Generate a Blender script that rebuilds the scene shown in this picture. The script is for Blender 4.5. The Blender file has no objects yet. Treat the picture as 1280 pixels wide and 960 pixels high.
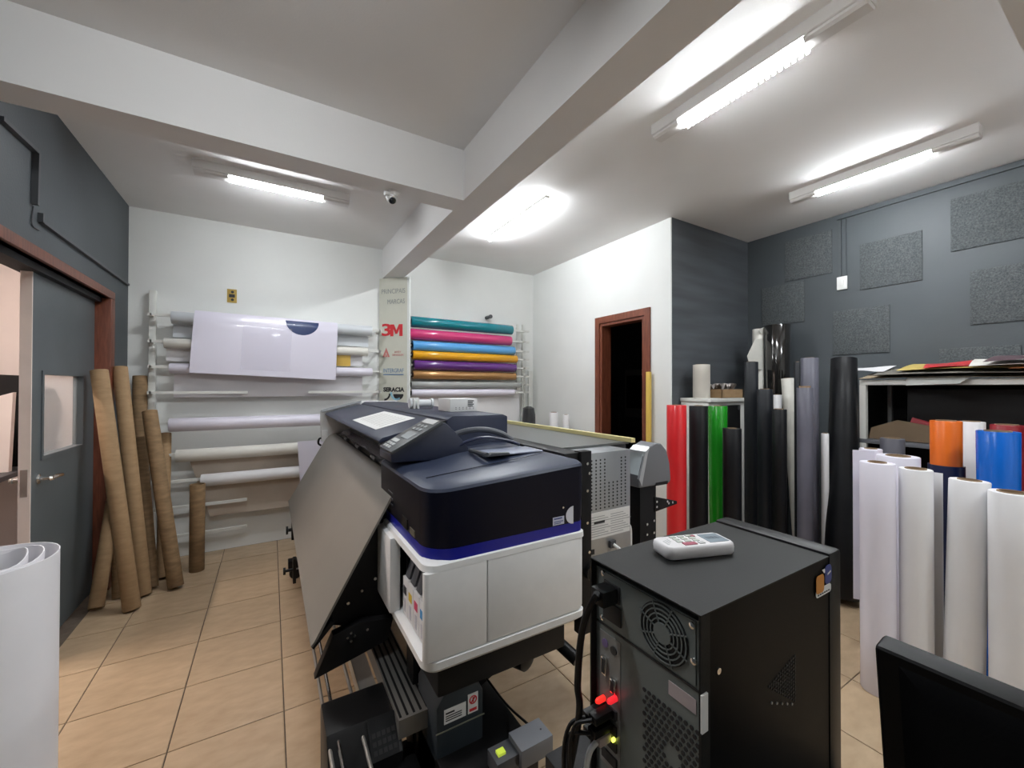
import bpy, bmesh, math, random
from mathutils import Vector, Matrix
random.seed(7)
scene = bpy.context.scene
col = scene.collection
PI = math.pi

# ------------------------------------------------------------------ camera, world, exposure
EYE = 1.45
YAW, PITCH, ROLL, FPX = math.radians(30.85), math.radians(.446), math.radians(.11), 505.0
FW = Vector((math.sin(YAW)*math.cos(PITCH), math.cos(YAW)*math.cos(PITCH), math.sin(PITCH)))
RT = Vector((math.cos(YAW), -math.sin(YAW), 0))
UP = RT.cross(FW)
RT, UP = math.cos(ROLL)*RT+math.sin(ROLL)*UP, -math.sin(ROLL)*RT+math.cos(ROLL)*UP
cam_d = bpy.data.cameras.new('camera')
cam_d.sensor_width = 36.0
cam_d.lens = FPX/1280*36.0
cam_d.clip_start = 0.02
cam = bpy.data.objects.new('camera', cam_d)
col.objects.link(cam)
m3 = Matrix((RT, UP, -FW)).transposed()
cam.matrix_world = Matrix.Translation((0, 0, EYE)) @ m3.to_4x4()
scene.camera = cam
w = bpy.data.worlds.new('world')
scene.world = w
w.use_nodes = True
w.node_tree.nodes['Background'].inputs[0].default_value = (.75, .8, .9, 1)
w.node_tree.nodes['Background'].inputs[1].default_value = .05
vs = scene.view_settings
vs.view_transform = 'Standard'
vs.look = 'None'
vs.gamma = 1
vs.use_curve_mapping = False
vs.exposure = 0.1
LAMP = 135.0            # emission strength of the LED tubes


def at(x, y, X=None, Y=None, Z=None):
    """photo pixel -> point on the plane X=, Y= or Z="""
    d = FW+RT*((x-640)/FPX)-UP*((y-480)/FPX)
    t = X/d.x if X is not None else (Y/d.y if Y is not None else (Z-EYE)/d.z)
    return Vector((0, 0, EYE))+d*t


def ground(px, d):
    """ground point seen in pixel column px at forward distance d"""
    t = (px-640)/FPX
    return Vector((math.sin(YAW)*d+math.cos(YAW)*t*d, math.cos(YAW)*d-math.sin(YAW)*t*d, 0))


# ------------------------------------------------------------------ materials
MATS = {}


def mat(name, c, rough=.5, metal=0., var=.0, scale=8., bump=0., bscale=60., emit=0., trans=0., coat=0., c2=None, stretch=None, alpha=1., spec=None):
    if name in MATS:
        return MATS[name]
    m = bpy.data.materials.new(name)
    m.use_nodes = True
    nt = m.node_tree
    b = nt.nodes['Principled BSDF']
    b.inputs['Base Color'].default_value = (*c, 1)
    b.inputs['Roughness'].default_value = rough
    b.inputs['Metallic'].default_value = metal
    b.inputs['Alpha'].default_value = alpha
    if spec is not None:
        b.inputs['Specular IOR Level'].default_value = spec
    if coat:
        b.inputs['Coat Weight'].default_value = coat
        b.inputs['Coat Roughness'].default_value = .08
    if trans:
        b.inputs['Transmission Weight'].default_value = trans
    if emit:
        b.inputs['Emission Color'].default_value = (*c, 1)
        b.inputs['Emission Strength'].default_value = emit
    tc = None
    if var or bump or c2:
        tc = nt.nodes.new('ShaderNodeTexCoord')
        mp = nt.nodes.new('ShaderNodeMapping')
        nt.links.new(tc.outputs['Object'], mp.inputs[0])
        if stretch:
            mp.inputs['Scale'].default_value = stretch
    if var or c2:
        n = nt.nodes.new('ShaderNodeTexNoise')
        n.inputs['Scale'].default_value = scale
        n.inputs['Detail'].default_value = 5
        nt.links.new(mp.outputs[0], n.inputs[0])
        r = nt.nodes.new('ShaderNodeValToRGB')
        r.color_ramp.elements[0].position = .3
        r.color_ramp.elements[1].position = .7
        a = [min(1, x*(1-var)) for x in c]
        z = list(c2) if c2 else [min(1, x*(1+var)) for x in c]
        r.color_ramp.elements[0].color = (*a, 1)
        r.color_ramp.elements[1].color = (*z, 1)
        nt.links.new(n.outputs[0], r.inputs[0])
        nt.links.new(r.outputs[0], b.inputs['Base Color'])
    if bump:
        n2 = nt.nodes.new('ShaderNodeTexNoise')
        n2.inputs['Scale'].default_value = bscale
        n2.inputs['Detail'].default_value = 3
        nt.links.new(mp.outputs[0], n2.inputs[0])
        bp = nt.nodes.new('ShaderNodeBump')
        bp.inputs['Strength'].default_value = bump
        bp.inputs['Distance'].default_value = .01
        nt.links.new(n2.outputs[0], bp.inputs['Height'])
        nt.links.new(bp.outputs[0], b.inputs['Normal'])
    MATS[name] = m
    return m


WHITE_WALL = mat('white_wall_paint', (.80, .81, .79), .75, var=.03, scale=2, bump=.06, bscale=90)
WHITE_CEIL = mat('white_ceiling_paint', (.83, .82, .81), .85, var=.03, scale=1.5, bump=.06, bscale=120)
GREY_WALL = mat('slate_grey_paint', (.068, .079, .087), .55, var=.12, scale=1.6, bump=.08, bscale=80)
DARK_WALL = mat('dark_grey_roller_paint', (.075, .083, .092), .5, var=.25, scale=2.2, stretch=(.6, 1, 5), bump=.05)
PINK_WALL = mat('pinkish_white_paint', (.75, .68, .65), .8, var=.03, scale=3)
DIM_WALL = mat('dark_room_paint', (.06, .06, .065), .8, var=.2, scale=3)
TILE = mat('beige_ceramic_tile', (.46, .33, .205), .33, c2=(.54, .40, .26), var=.06, scale=9, bump=.04, bscale=35, stretch=(1, 2.2, 1))
GROUT = mat('brown_grout', (.13, .1, .075), .9, var=.2, scale=30)
WOOD = mat('reddish_brown_wood', (.13, .035, .018), .38, c2=(.22, .066, .034), var=.1, scale=9, stretch=(9, 9, .8), bump=.05, bscale=40)
DOORGREY = mat('grey_door_paint', (.095, .11, .118), .45, var=.06, scale=4, bump=.03)
DOOREDGE = mat('cream_door_edge', (.78, .68, .62), .6, var=.05)
CHROME = mat('brushed_chrome', (.75, .74, .72), .18, 1.)
STEEL = mat('galvanised_steel', (.42, .44, .46), .38, .75, var=.1, scale=6)
ALU = mat('ribbed_aluminium', (.3, .29, .27), .4, .7, var=.1)
GLASS = mat('window_glass', (.9, .93, .93), .05, alpha=.22, spec=.8)
KRAFT = mat('kraft_cardboard', (.30, .19, .095), .8, c2=(.35, .225, .118), var=.05, scale=14, stretch=(1, 1, 3), bump=.08, bscale=50)
KRAFT_IN = mat('kraft_core', (.25, .17, .1), .85, var=.1)
WVINYL = mat('white_vinyl', (.74, .71, .80), .32, var=.03, scale=3)
WPAPER = mat('white_paper', (.78, .77, .78), .55, var=.03, scale=4)
CREAM = mat('cream_paper', (.74, .72, .66), .5, var=.05, scale=5)
BEIGE = mat('beige_wall_light', (.52, .44, .36), .6, var=.08, scale=4, c2=(.58, .5, .42))
RACKW = mat('white_rack_paint', (.72, .72, .68), .4, var=.05, scale=10)
BLACKP = mat('black_plastic', (.006, .006, .0065), .42, var=.1, bump=.02, spec=.3)
BLACKM = mat('black_powder_coat', (.007, .007, .008), .5, bump=.05, bscale=200, spec=.25)
BLACKV = mat('black_matte_vinyl', (.006, .0065, .008), .42, var=.1, spec=.3)
BLACKG = mat('black_gloss_vinyl', (.01, .009, .008), .12, coat=.6)
CHARV = mat('charcoal_vinyl', (.011, .013, .017), .45, var=.1, spec=.35)
GREYV = mat('slate_violet_vinyl', (.135, .135, .17), .4, var=.06)
DGREYV = mat('dark_grey_vinyl', (.1, .1, .12), .5)
NAVY = mat('navy_plastic', (.0075, .012, .034), .42, spec=.6, var=.06, scale=30, bump=.015, bscale=400)
NAVYTOP = mat('navy_satin_cover', (.017, .023, .05), .45, var=.06, scale=30, bump=.015, bscale=400)
BLUE = mat('royal_blue_plastic', (.01, .014, .3), .3)
PWHITE = mat('light_grey_printer_plastic', (.76, .765, .76), .42, var=.02, scale=20)
PGREY = mat('taupe_grey_heater_panel', (.21, .195, .17), .45, var=.04, scale=3)
DGREY = mat('dark_grey_plastic', (.06, .063, .07), .45)
MGREY = mat('mid_grey_plastic', (.16, .165, .18), .4)
SILVERP = mat('silver_plastic', (.5, .52, .54), .3, .4)
SLATE = mat('slate_blue_plastic', (.025, .034, .042), .5, var=.08)
YELLOW = mat('yellow_painted_bar', (.72, .5, .1), .4)
PYELL = mat('pale_yellow_bar', (.7, .62, .3), .45)
LABELW = mat('white_label', (.8, .8, .78), .5)
INK = mat('black_print', (.02, .02, .022), .6)
GREYINK = mat('grey_print', (.3, .32, .31), .6)
REDINK = mat('red_print', (.65, .03, .04), .5)
SALMON = mat('faded_red_print', (.62, .22, .2), .5)
BLUEINK = mat('faded_blue_print', (.14, .27, .45), .5)
SKYINK = mat('sky_blue_print', (.3, .6, .75), .5)
LEDW = mat('lit_led_tube', (.93, .97, 1.), .4, emit=LAMP)
LEDOTHER = mat('lit_warm_tube', (1., .86, .78), .4, emit=520.)
LAMPW = mat('white_lamp_housing', (.72, .7, .68), .45)


# ------------------------------------------------------------------ builders
def basis(a):
    a = Vector(a).normalized()
    h = Vector((0, 0, 1)) if abs(a.z) < .9 else Vector((1, 0, 0))
    u = h.cross(a).normalized()
    return u, a.cross(u).normalized(), a


class MB:
    def __init__(s):
        s.v, s.f = [], []

    def box(s, x0, x1, y0, y1, z0, z1):
        n = len(s.v)
        s.v += [Vector(p) for p in ((x0, y0, z0), (x1, y0, z0), (x1, y1, z0), (x0, y1, z0), (x0, y0, z1), (x1, y0, z1), (x1, y1, z1), (x0, y1, z1))]
        s.f += [tuple(n+i for i in q) for q in ((0, 3, 2, 1), (4, 5, 6, 7), (0, 1, 5, 4), (1, 2, 6, 5), (2, 3, 7, 6), (3, 0, 4, 7))]
        return s

    def obox(s, c, ax, ay, az):
        """oriented box: centre and three half vectors"""
        c, ax, ay, az = map(Vector, (c, ax, ay, az))
        n = len(s.v)
        for k in (-1, 1):
            for i, j in ((-1, -1), (1, -1), (1, 1), (-1, 1)):
                s.v.append(c+ax*i+ay*j+az*k)
        s.f += [tuple(n+i for i in q) for q in ((0, 3, 2, 1), (4, 5, 6, 7), (0, 1, 5, 4), (1, 2, 6, 5), (2, 3, 7, 6), (3, 0, 4, 7))]
        return s

    def loft(s, rings, caps=True, closed=True):
        n = len(s.v)
        k = len(rings[0])
        for r in rings:
            s.v += [Vector(p) for p in r]
        for i in range(len(rings)-1):
            for j in range(k if closed else k-1):
                a, b = n+i*k+j, n+i*k+(j+1) % k
                s.f.append((a, b, b+k, a+k))
        if caps:
            s.f.append(tuple(n+j for j in reversed(range(k))))
            s.f.append(tuple(n+(len(rings)-1)*k+j for j in range(k)))
        return s

    def cyl(s, p0, p1, r0, r1=None, n=20):
        r1 = r0 if r1 is None else r1
        p0, p1 = Vector(p0), Vector(p1)
        u, v, a = basis(p1-p0)
        return s.loft([[p+(u*math.cos(2*PI*i/n)+v*math.sin(2*PI*i/n))*r for i in range(n)] for p, r in ((p0, r0), (p1, r1))])

    def lathe(s, p0, axis, prof, n=24, closed_prof=False):
        """profile (radius, height) turned around the axis"""
        p0 = Vector(p0)
        u, v, a = basis(axis)
        rings = [[p0+a*h+(u*math.cos(2*PI*i/n)+v*math.sin(2*PI*i/n))*max(r, 1e-5) for i in range(n)] for r, h in prof]
        if closed_prof:
            rings.append(rings[0])
            return s.loft(rings, caps=False)
        return s.loft(rings)

    def tube(s, pts, r, n=8, smooth=True):
        pts = [Vector(p) for p in pts]
        if smooth and len(pts) > 2:
            q = []
            P = [pts[0]*2-pts[1]]+pts+[pts[-1]*2-pts[-2]]
            for i in range(1, len(P)-2):
                for k in range(6):
                    t = k/6
                    a, b, c, d = P[i-1:i+3]
                    q.append(.5*((2*b)+(c-a)*t+(2*a-5*b+4*c-d)*t*t+(3*b-a-3*c+d)*t**3))
            q.append(pts[-1])
            pts = q
        rings = []
        u = None
        for i, p in enumerate(pts):
            a = (pts[min(i+1, len(pts)-1)]-pts[max(i-1, 0)]).normalized()
            if u is None:
                u, v, a = basis(a)
            u = (u-a*u.dot(a)).normalized()
            v = a.cross(u)
            rings.append([p+(u*math.cos(2*PI*j/n)+v*math.sin(2*PI*j/n))*r for j in range(n)])
        return s.loft(rings)

    def prism(s, poly, vec):
        """planar polygon of 3D points swept by vec"""
        vec = Vector(vec)
        poly = [Vector(p) for p in poly]
        return s.loft([poly, [p+vec for p in poly]])

    def prism_y(s, xz, y0, y1):
        return s.prism([(x, y0, z) for x, z in xz], (0, y1-y0, 0))

    def sheet(s, rows, th=.0012):
        """grid of points (rows of equal length) given a real thickness"""
        rows = [[Vector(p) for p in r] for r in rows]
        R, K = len(rows), len(rows[0])
        nor = []
        for i in range(R):
            for j in range(K):
                a = rows[min(i+1, R-1)][j]-rows[max(i-1, 0)][j]
                b = rows[i][min(j+1, K-1)]-rows[i][max(j-1, 0)]
                c = a.cross(b)
                nor.append(c.normalized() if c.length > 1e-9 else Vector((0, 0, 1)))
        n = len(s.v)
        flat = [p for r in rows for p in r]
        s.v += [p+nr*th/2 for p, nr in zip(flat, nor)]+[p-nr*th/2 for p, nr in zip(flat, nor)]
        N = R*K
        for i in range(R-1):
            for j in range(K-1):
                a = n+i*K+j
                s.f.append((a, a+K, a+K+1, a+1))
                s.f.append((a+N, a+1+N, a+K+1+N, a+K+N))
        rim = [j for j in range(K)]+[i*K+K-1 for i in range(1, R)]+[(R-1)*K+j for j in range(K-2, -1, -1)]+[i*K for i in range(R-2, 0, -1)]
        for a, b in zip(rim, rim[1:]+rim[:1]):
            s.f.append((n+a, n+b, n+b+N, n+a+N))
        return s

    def build(s, name, m, parent=None, bevel=0., smooth=None, seg=2):
        off = Vector()
        p = parent
        while p is not None:
            off += p.location
            p = p.parent
        if parent is None:
            xs = [v.x for v in s.v]; ys = [v.y for v in s.v]; zs = [v.z for v in s.v]
            off = Vector(((min(xs)+max(xs))/2, (min(ys)+max(ys))/2, min(zs)))
        me = bpy.data.meshes.new(name)
        me.from_pydata([v-off for v in s.v], [], s.f)
        bm = bmesh.new()
        bm.from_mesh(me)
        bmesh.ops.recalc_face_normals(bm, faces=bm.faces)
        if bevel:
            es = [e for e in bm.edges if len(e.link_faces) == 2 and e.calc_face_angle(0) > .6]
            bmesh.ops.bevel(bm, geom=es, offset=bevel, segments=seg, affect='EDGES', profile=.6, clamp_overlap=True)
        bm.to_mesh(me)
        bm.free()
        me.materials.append(m)
        for p in me.polygons:
            p.use_smooth = True
        me.set_sharp_from_angle(angle=.6 if smooth is None else smooth)
        o = bpy.data.objects.new(name, me)
        col.objects.link(o)
        if parent is None:
            o.location = off
        else:
            o.parent = parent
        return o


def tag(o, label=None, cat=None, group=None, kind=None):
    if label: o['label'] = label
    if cat: o['category'] = cat
    if group: o['group'] = group
    if kind: o['kind'] = kind
    return o


def thing(name, loc, label, cat, group=None):
    o = bpy.data.objects.new(name, None)
    o.empty_display_size = .1
    col.objects.link(o)
    o.location = loc
    return tag(o, label, cat, group)


def struct(o):
    o['kind'] = 'structure'
    return o


def text(body, size, org, xd, yd, m, parent, name='lettering', center=True, width=None, bold=0.):
    cu = bpy.data.curves.new(name, 'FONT')
    cu.body = body
    cu.size = size
    cu.offset = bold
    cu.resolution_u = 3
    cu.align_x = 'CENTER' if center else 'LEFT'
    cu.align_y = 'CENTER'
    cu.extrude = .0006
    t = bpy.data.objects.new(name, cu)
    col.objects.link(t)
    bpy.context.view_layer.update()
    me = bpy.data.meshes.new_from_object(t)
    bpy.data.objects.remove(t)
    bpy.data.curves.remove(cu)
    if width:
        ws = max(v.co.x for v in me.vertices)-min(v.co.x for v in me.vertices)
        sx = width/ws
    else:
        sx = 1
    xd, yd, org = Vector(xd).normalized(), Vector(yd).normalized(), Vector(org)
    nd = xd.cross(yd)
    off = Vector()
    p = parent
    while p is not None:
        off += p.location
        p = p.parent
    for v in me.vertices:
        v.co = org+xd*v.co.x*sx+yd*v.co.y+nd*v.co.z-off
    me.name = name
    me.materials.clear()
    me.materials.append(m)
    o = bpy.data.objects.new(name, me)
    col.objects.link(o)
    o.parent = parent
    return o


# ------------------------------------------------------------------ room shell
CE = 2.92
XL, XW, XR = -1.0, 2.96, 4.14           # left wall, white wall with door, right grey wall
YB, YR, YN = 4.42, 2.28, -1.9           # back wall, recess wall, wall behind the camera
WT = .15

fl = struct(MB().box(-3.6, 5.4, YN-.15, 6.0, -.12, -.006).build('floor', GROUT))
tag(fl, 'beige ceramic tiled floor with thin dark joints', 'floor')
TS = .405


def tile_mesh(sx, sy):
    b = MB()
    c = .004
    g = .0025
    x, y = sx/2-g, sy/2-g
    b.loft([[(-x, -y, 0), (x, -y, 0), (x, y, 0), (-x, y, 0)], [(-x, -y, .005), (x, -y, .005), (x, y, .005), (-x, y, .005)],
            [(-x+c, -y+c, .006), (x-c, -y+c, .006), (x-c, y-c, .006), (-x+c, y-c, .006)]])
    me = bpy.data.meshes.new('tile')
    me.from_pydata([tuple(v) for v in b.v], [], b.f)
    me.materials.append(TILE)
    return me


tile_cache = {}
xs = [XL]+[.06+k*TS for k in range(-2, 11)]+[XR]
ys = [YN]+[2.893+k*TS for k in range(-11, 4)]+[YB]
for i in range(len(xs)-1):
    for j in range(len(ys)-1):
        sx, sy = xs[i+1]-xs[i], ys[j+1]-ys[j]
        if sx < .02 or sy < .02:
            continue
        if xs[i+1] > XW+.1 and ys[j+1] > YR+.45:
            continue
        key = (round(sx, 3), round(sy, 3))
        if key not in tile_cache:
            tile_cache[key] = tile_mesh(sx, sy)
        o = bpy.data.objects.new('tile', tile_cache[key])
        col.objects.link(o)
        o.parent = fl
        o.location = Vector(((xs[i]+xs[i+1])/2, (ys[j]+ys[j+1])/2, -.006))-fl.location

tag(struct(MB().box(-3.6, 5.4, YN-.15, 6.0, CE, CE+.12).build('ceiling', WHITE_CEIL)), 'plain white painted ceiling', 'ceiling')
DY0, DY1, DZ = 1.95, 3.96, 2.08         # opening in the left wall
wl = MB().box(XL-WT, XL, YN, DY0, 0, CE).box(XL-WT, XL, DY0, DY1, DZ, CE).box(XL-WT, XL, DY1, YB+.0, 0, CE)
tag(struct(wl.build('wall_left', GREY_WALL)), 'slate grey painted wall around the wide door opening', 'wall')
tag(struct(MB().box(XL-WT, XW+.12, YB, YB+.15, 0, CE).build('wall_back', WHITE_WALL)), 'white wall behind the two roll racks', 'wall')
RY0, RY1, RZ = 2.565, 3.155, 2.115      # right door opening
wr = MB().box(XW, XW+.12, YR+.004, RY0, 0, CE).box(XW, XW+.12, RY0, RY1, RZ, CE).box(XW, XW+.12, RY1, YB, 0, CE)
tag(struct(wr.build('wall_right', WHITE_WALL)), 'white wall pierced by the brown door frame', 'wall')
tag(struct(MB().box(XW+.012, 5.4, YR, YR+.12, 0, CE).build('wall_recess', DARK_WALL)), 'dark grey wall beside the white wall', 'wall')
tag(struct(MB().box(XR, XR+.15, YN, YR, 0, CE).build('wall_far_right', GREY_WALL)), 'slate grey wall with carpet squares', 'wall')
tag(struct(MB().box(XL-WT, XR+.15, YN-.15, YN, 0, CE).build('wall_front', WHITE_WALL)), 'plain white wall', 'wall')
# dark room behind the right door, lit room behind the left opening
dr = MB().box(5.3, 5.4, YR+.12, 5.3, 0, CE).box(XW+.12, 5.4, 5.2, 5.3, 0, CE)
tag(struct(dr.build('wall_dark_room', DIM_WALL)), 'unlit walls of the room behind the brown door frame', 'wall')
orm = MB().box(-3.5, -3.4, -1, 5.6, 0, CE).box(-3.5, XL-WT, 5.5, 5.6, 0, CE).box(-3.5, XL-WT, -1.1, -1, 0, CE).box(XL-WT-.02, XL-WT, YB, 5.5, 0, CE)
tag(struct(orm.build('wall_side_room', PINK_WALL)), 'pinkish white walls of the neighbouring room', 'wall')
# beams
ZB = 2.608
tag(struct(MB().box(XL, 1.02, 2.30, 2.468, ZB, CE).build('trim_1', WHITE_CEIL)), 'white ceiling beam running from the grey wall to the long beam', 'beam')
tag(struct(MB().box(1.02, 1.205, YN, YB, ZB, CE).build('trim_2', WHITE_CEIL)), 'long white ceiling beam ending above the brand board', 'beam')
tag(struct(MB().box(1.205, XR, .1, .285, ZB, CE).build('trim_3', WHITE_CEIL)), 'white ceiling beam above the rolls of white vinyl', 'beam')

# ---- left door: frame and leaf
fr = thing('trim_4', (XL, 2.9, 0), 'reddish brown wooden frame of the wide opening in the grey wall', 'door frame')
struct(fr)
MB().box(XL-.16, XL+.018, DY0-.07, DY1+.075, DZ-.0, DZ+.055).build('head', WOOD, fr, bevel=.004)
MB().box(XL-.16, XL+.018, DY1-.012, DY1+.075, 0, DZ-.001).build('jamb', WOOD, fr, bevel=.004)
MB().box(XL-.16, XL+.018, DY0-.07, DY0+.012, 0, DZ-.001).build('jamb', WOOD, fr, bevel=.004)
MB().box(XL-.13, XL-.03, DY0+.02, DY1-.02, DZ-.035, DZ-.001).build('track', BLACKM, fr)

lx0, lx1 = XL-.105, XL-.065
ly0, ly1 = 3.075, 3.94
wy0, wy1, wz0, wz1 = 3.18, 3.78, 1.05, 1.535
lf = thing('door_1', (lx0, (ly0+ly1)/2, 0), 'grey door leaf with small window and chrome lever handles', 'door')
struct(lf)
b = MB().box(lx0, lx1, ly0+.004, wy0, .02, 2.045).box(lx0, lx1, wy1, ly1, .02, 2.045).box(lx0, lx1, wy0, wy1, .02, wz0).box(lx0, lx1, wy0, wy1, wz1, 2.045)
b.build('leaf', DOORGREY, lf)
MB().box(lx0-.002, lx1+.001, ly0-.004, ly0+.004, .02, 2.045).build('edge_strip', DOOREDGE, lf)
b = MB()
for (a0, a1, c0, c1) in ((wy0, wy1, wz1-.02, wz1), (wy0, wy1, wz0, wz0+.02), (wy0, wy0+.02, wz0+.02, wz1-.02), (wy1-.045, wy1, wz0+.02, wz1-.02)):
    b.box(lx0-.004, lx1+.006, a0, a1, c0, c1)
b.build('window_frame', DOORGREY, lf)
MB().box(lx0+.012, lx0+.017, wy0+.02, wy1-.045, wz0+.02, wz1-.02).build('pane', GLASS, lf)
for sx in (1, -1):
    x = lx1 if sx > 0 else lx0
    h = MB().lathe((x, ly0+.075, .955), (sx, 0, 0), [(.027, 0), (.027, .006), (.012, .01), (.011, .045), (.015, .05), (.012, .06)], 16)
    h.tube([(x+sx*.05, ly0+.075, .955), (x+sx*.056, ly0+.12, .957), (x+sx*.052, ly0+.2, .95)], .011, 10)
    h.build('handle', CHROME, lf)
MB().box(lx0+.006, lx1-.008, ly0-.0065, ly0-.0035, .88, 1.02).build('lock_plate', CHROME, lf)

# ---- right door frame
fr = thing('trim_5', (XW, (RY0+RY1)/2, 0), 'reddish brown wooden door frame in the white wall', 'door frame')
struct(fr)
MB().box(XW-.016, XW, RY0-.065, RY1+.065, RZ, RZ+.065).box(XW, XW+.12, RY0, RY1, RZ-.03, RZ).build('head', WOOD, fr)
for s0, s1, i0, i1 in ((RY0-.065, RY0, RY0, RY0+.03), (RY1, RY1+.065, RY1-.03, RY1)):
    MB().box(XW-.016, XW, s0, s1, 0, RZ).box(XW-.006, XW+.12, i0, i1, 0, RZ-.03).build('jamb', WOOD, fr)

# ------------------------------------------------------------------ lamps
def lamp(label, c, axis, length, lit, width=.085, louver=False, bare=False, k=1.):
    """ceiling batten: c = centre on the ceiling, lit = (start, end) along the axis"""
    t = thing('ceiling_lamp', (c[0], c[1], CE-.086), label, 'ceiling lamp')
    a = Vector((1, 0, 0)) if axis == 'X' else Vector((0, 1, 0))
    s = Vector((0, 1, 0)) if axis == 'X' else Vector((1, 0, 0))
    c = Vector((c[0], c[1], 0))

    def pr(q, u):
        return c+a*u+s*q[0]+Vector((0, 0, CE-q[1]))
    h = width/2
    prof = [(-h, .0), (h, .0), (h, .052), (h*.92, .056), (-h*.92, .056), (-h, .052)]
    if bare:
        prof = [(-.018, 0), (.018, 0), (.018, .02), (-.018, .02)]
    MB().loft([[pr(q, -length/2) for q in prof], [pr(q, length/2) for q in prof]]).build('housing', LAMPW, t)
    l0, l1 = lit
    n = 10
    rr = .018 if bare else h*.66
    ctr = .036 if bare else .057
    rz = .018 if bare else .026
    ring = [(rr*math.cos(PI*k/n), ctr+rz*math.sin(PI*k/n)) for k in range(n+1)]
    if bare:
        ring = [(.017*math.cos(2*PI*k/14), .038+.017*math.sin(2*PI*k/14)) for k in range(14)]
    MB().loft([[pr(q, l0) for q in ring], [pr(q, l1) for q in ring]]).build('led_tube', mat('lit_led_tube_%d' % int(k*100), (.93, .97, 1.), .4, emit=LAMP*k), t)
    if not bare:
        cov = [(-h*.86, .057), (h*.86, .057), (h*.8, .067), (h*.55, .076), (-h*.55, .076), (-h*.8, .067)]
        for u0, u1 in ((-length/2+.002, l0-.001), (l1+.001, length/2-.002)):
            MB().loft([[pr(q, u0) for q in cov], [pr(q, u1) for q in cov]]).build('end_cover', LAMPW, t)
    if louver:
        for k in range(22):
            u = l0+(l1-l0)*(k+.5)/22
            p2 = [(h*.7, .057), (h*.9, .057), (h*.84, .08), (h*.68, .084)]
            MB().loft([[pr(q, u-.006) for q in p2], [pr(q, u+.006) for q in p2]]).build('louver_tooth', LAMPW, t)
    return t


lamp('white batten lamp with toothed lit strip near the long beam', (1.875, 1.06), 'Y', .95, (-.27, .315), .1, louver=True)
lamp('white batten lamp close to the grey wall with carpet squares', (3.39, 1.06), 'Y', .95, (-.285, .31), .085)
lamp('white batten lamp on the ceiling above the poster sheet rack', (.035, 3.32), 'X', .95, (-.285, .29), .1, k=.75)
lamp('bare bright tube lamp above the coloured vinyl rolls', (1.82, 3.0), 'Y', .96, (-.47, .47), bare=True, k=1.)
lamp('white batten lamp in the ceiling bay beside the cross beam', (-.15, 1.0), 'X', .95, (-.29, .29), .1, k=.95)
lamp('white batten lamp on the ceiling beyond the beam over the white rolls', (2.5, -.75), 'Y', .95, (-.29, .29), .1, k=1.5)
t = thing('ceiling_lamp', (-2.3, 3.4, CE-.06), 'warm tube lamp in the neighbouring room', 'ceiling lamp')
MB().box(-2.35, -2.25, 2.9, 3.9, CE-.035, CE).build('housing', LAMPW, t)
MB().cyl((-2.3, 2.95, CE-.05), (-2.3, 3.85, CE-.05), .018).build('tube', LEDOTHER, t)

# security camera under the cross beam
t = thing('security_camera', (.62, 2.44, ZB-.08), 'small white dome camera hanging under the ceiling beam', 'camera')
MB().lathe((.62, 2.41, ZB), (0, 0, -1), [(.038, 0), (.038, .012), (.026, .022), (.02, .03)], 20).build('mount', LABELW, t)
MB().lathe((.61, 2.43, ZB-.028), (.1, -.75, -1), [(.02, -.03), (.03, -.012), (.031, .02), (.026, .034)], 20).build('body', LABELW, t)
MB().lathe(Vector((.61, 2.43, ZB-.028))+Vector((.1, -.75, -1)).normalized()*.0335, (.1, -.75, -1), [(.021, 0), (.02, .004), (.008, .006)], 18).build('lens', BLACKG, t)
MB().cyl((.60, 2.405, ZB-.02), (.565, 2.40, ZB-.025), .012).build('arm', LABELW, t)

# wall conduits
c = MB()
for p, q in (((0, 147), (46, 190)), ((46, 190), (44, 256))):
    A, B = at(*p, X=XL+.012), at(*q, X=XL+.012)
    d = (B-A).normalized()
    c.obox((A+B)/2, (B-A)/2, Vector((.012, 0, 0)), Vector((1, 0, 0)).cross(d)*.009)
tag(c.build('wall_conduit', DGREY), 'dark conduit bending down the grey wall above the wide opening', 'conduit')
A, B = at(52, 277, X=XL+.01), at(160, 356, X=XL+.01)
d = (B-A).normalized()
c = MB().obox((A+B)/2, (B-A)/2, Vector((.01, 0, 0)), Vector((1, 0, 0)).cross(d)*.008)
c.box(XL, XL+.02, A.y-.012, A.y+.004, A.z-.005, A.z+.04)
tag(c.build('wall_conduit', DGREY), 'dark straight conduit on the grey wall above the brown frame corner', 'conduit')
c = MB().tube([at(42, 258, X=XL+.004), at(40, 280, X=XL+.004), at(49, 288, X=XL+.004)], .003, 6)
tag(c.build('loose_wire', DGREY), 'thin dangling wire hanging from the wall conduit', 'wire')
# right wall conduit, switch
p = at(1053, 354, X=XR)
c = MB().box(XR-.014, XR, p.y-.03, p.y-.012, 2.39, CE-.05).box(XR-.014, XR, p.y+.004, p.y+.02, 2.39, CE-.05)
tag(c.build('wall_conduit', GREY_WALL), 'pair of grey conduits above the white switch plate', 'conduit')
tag(MB().box(XR-.02, XR, .285, p.y+.03, CE-.045, CE-.02).build('wall_conduit', GREY_WALL), 'grey conduit along the ceiling edge of the carpet square wall', 'conduit')
t = thing('switch_plate', (XR-.01, p.y, p.z-.055), 'white switch plate on the grey wall below two conduits', 'switch')
MB().box(XR-.012, XR, p.y-.036, p.y+.036, p.z-.055, p.z+.055).build('plate', LABELW, t, bevel=.003)
MB().box(XR-.018, XR-.011, p.y-.012, p.y+.012, p.z-.024, p.z+.024).build('rocker', LABELW, t, bevel=.002)
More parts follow.
